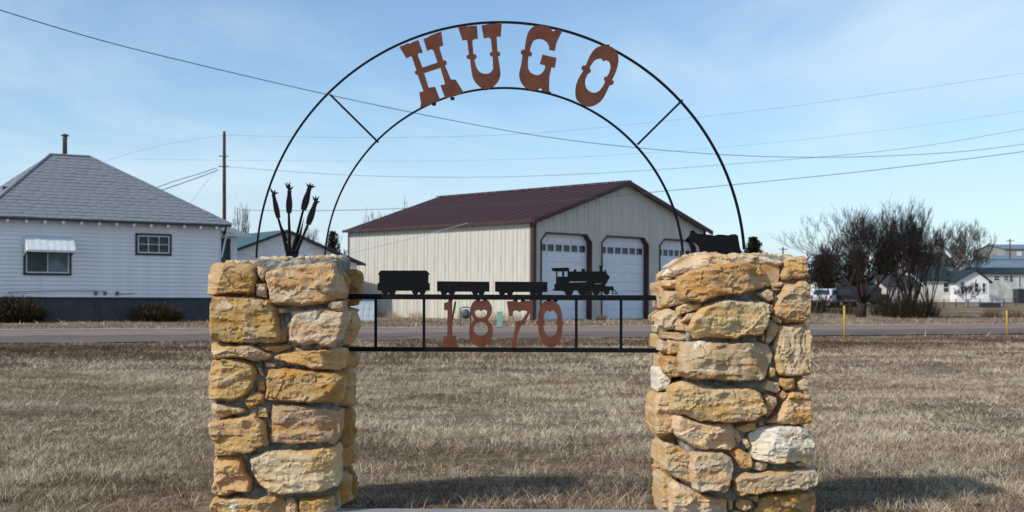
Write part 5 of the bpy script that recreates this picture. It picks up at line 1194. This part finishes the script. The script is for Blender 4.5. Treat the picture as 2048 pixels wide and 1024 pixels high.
for i, (px, d, h_, wd) in enumerate(((2020, 190, 478, .10), (1566, 170, 494, .10))):
    q = W(px, h_, d); rt = empty('utility_pole', ['distant brown power pole near the right edge', 'distant thin power pole just right of the cow'][i], 'utility pole', (q.x, d, g(q.x, d)))
    b = MB(); b.tube([(q.x, d, 0), (q.x, d, q.z)], [wd*1.4, wd], 7); b.build('pole', M['bark2'], rt); b = MB(); b.box((q.x-.6, d-.15, q.z-.35), (1.2, 0, 0), (0, .1, 0), (0, 0, .1)); b.build('crossarm', M['bark2'], rt)
# post-and-rail fence along the yard
fr = empty('wire_fence', 'low post and wire fence between the far verge and the yards', 'fence', (30, 100, g(30, 100)))
fx = [W(px, 600, 100+(px-1600)/40).x for px in range(1600, 2061, 24)]
for i, x in enumerate(fx):
    y = 100+i*.6; b = MB(); b.tube([(x, y, g(x, y)-.1), (x, y, g(x, y)+.75)], .04, 5); b.build('post', M['bark'], fr)
for zz in (.3, .65):
    b = MB(); b.tube([(x, 100+i*.6, g(x, 100+i*.6)+zz) for i, x in enumerate(fx)], .012, 4); b.build('strand', M['wire'], fr)
def car(label, px, d, yaw, paint, kind, seed=0):
    q = W(px, 600, d); zb = g(q.x, d); c_, s2 = math.cos(yaw), math.sin(yaw)
    T = lambda x, y, z: Vector((q.x+x*c_-y*s2, d+x*s2+y*c_, zb+z))
    root = empty('parked_'+('pickup' if kind == 'pickup' else 'car'), label, 'pickup truck' if kind == 'pickup' else 'car', (q.x, d, zb), 'vehicles parked behind the elms')
    if kind == 'pickup': prof = [(-2.6, .45), (-2.65, .95), (-2.55, 1.02), (-.75, 1.05), (-.62, 1.62), (-.45, 1.70), (.55, 1.68), (.75, 1.6), (1.25, 1.10), (2.45, 1.0), (2.65, .85), (2.65, .45)]
    else: prof = [(-2.2, .40), (-2.25, .85), (-2.15, 1.05), (-1.85, 1.45), (-1.5, 1.55), (.2, 1.55), (.45, 1.50), (1.15, 1.02), (2.05, .90), (2.25, .70), (2.25, .40)]
    hw = .88; V = []; n = len(prof)
    for y, ins in ((-hw, .0), (-hw*.92, .0), (hw*.92, 0), (hw, 0)):
        for (x, z) in prof:
            k = 1-(.12*max(0, z-1.0)); e = .0 if abs(y) < hw else .05
            V.append(T(x*(1-e*.3), y*k, max(z-(e if z > .5 else 0), .38)))
    Fc = [tuple(range(n))[::-1], tuple(range(3*n, 4*n))]
    for r in range(3):
        for i in range(n):
            j = (i+1) % n; Fc.append((r*n+i, r*n+j, (r+1)*n+j, (r+1)*n+i))
    o = mk('body', V, Fc, paint, root)
    for sx in ((-1.55, 1.6) if kind == 'pickup' else (-1.35, 1.35)):
        for sy in (-1, 1):
            b = MB(); cc = []
            for (yy, rd) in ((.62, .30), (.64, .34), (.86, .34), (.90, .30)):
                cc.append((yy*sy, rd))
            n0 = 0
            for yy, rd in cc: b.v += [T(sx+rd*math.cos(a*math.pi/7), yy, .34+rd*math.sin(a*math.pi/7)) for a in range(14)]
            for r in range(3):
                for a in range(14): b.f.append((r*14+a, r*14+(a+1) % 14, (r+1)*14+(a+1) % 14, (r+1)*14+a))
            b.f += [tuple(range(14)), tuple(range(42, 56))]; b.build('wheel', M['tyre'], root)
    if kind == 'pickup': wn = [[(-.58, 1.08), (-.50, 1.56), (0, 1.58), (0, 1.10)], [(.06, 1.10), (.06, 1.58), (.62, 1.55), (1.10, 1.12)]]
    else: wn = [[(-1.95, 1.05), (-1.65, 1.42), (-.9, 1.46), (-.9, 1.05)], [(-.82, 1.05), (-.82, 1.46), (.0, 1.46), (0, 1.03)], [(.06, 1.03), (.06, 1.46), (.4, 1.42), (.95, 1.03)]]
    for sy in (-1, 1):
        for wq in wn:
            b = MB(); b.poly([T(x, sy*(.895-.10*max(0, z-1.0)), z) for x, z in wq], T(0, sy*.01, 0)-T(0, 0, 0)); b.build('window', M['glass'], root)
    xb = -2.66 if kind == 'pickup' else -2.10
    if kind != 'pickup':
        b = MB(); b.poly([T(-2.17, -.68, 1.06), T(-2.17, .68, 1.06), T(-1.90, .60, 1.42), T(-1.90, -.60, 1.42)], T(-.03, 0, .01)-T(0, 0, 0)); b.build('rear_window', M['glass'], root)
    for sy in (-1, 1):
        b = MB(); b.box(T((-2.68 if kind == 'pickup' else -2.27), sy*.78-.08, .72), T(.05, 0, 0)-T(0, 0, 0), T(0, .16, 0)-T(0, 0, 0), (0, 0, .28)); b.build('tail_light', M['redlamp'], root)
    b = MB(); b.box(T((-2.74 if kind == 'pickup' else -2.33), -.85, .42), T(.12, 0, 0)-T(0, 0, 0), T(0, 1.7, 0)-T(0, 0, 0), (0, 0, .16)); b.build('bumper', M['galv'], root)
    return root
car('pale car with red tail light parked beside the right stone pillar', 1652, 108, 1.15, M['carwhite'], 'car')
car('dark pickup truck parked right of the pale car', 1690, 110, 1.35, M['cardark'], 'pickup')
car('dark car parked left of the broad elm trunk', 1726, 116, .15, M['cardark'], 'car')
car('light car low behind the upright elm', 1782, 128, .1, M['carblue'], 'car')
# yellow marker posts
for (px, pyt, pyb_, d, lb) in ((1690, 613, 682, 36.3, 'yellow marker post standing in the grass nearer the right pillar'), (2015, 622, 671, 42.5, 'paler yellow marker post near the right edge')):
    p0 = W(px, pyb_, d); p1 = W(px-1.5, pyt, d); b = MB(); b.tube([Vector((p0.x, d, -.05)), p1, p1+Vector((0, 0, .02))], [.030, .030, .018], 10)
    tag(b.build('marker_post', M['yellow'], None, True), lb, 'post', 'yellow marker posts')
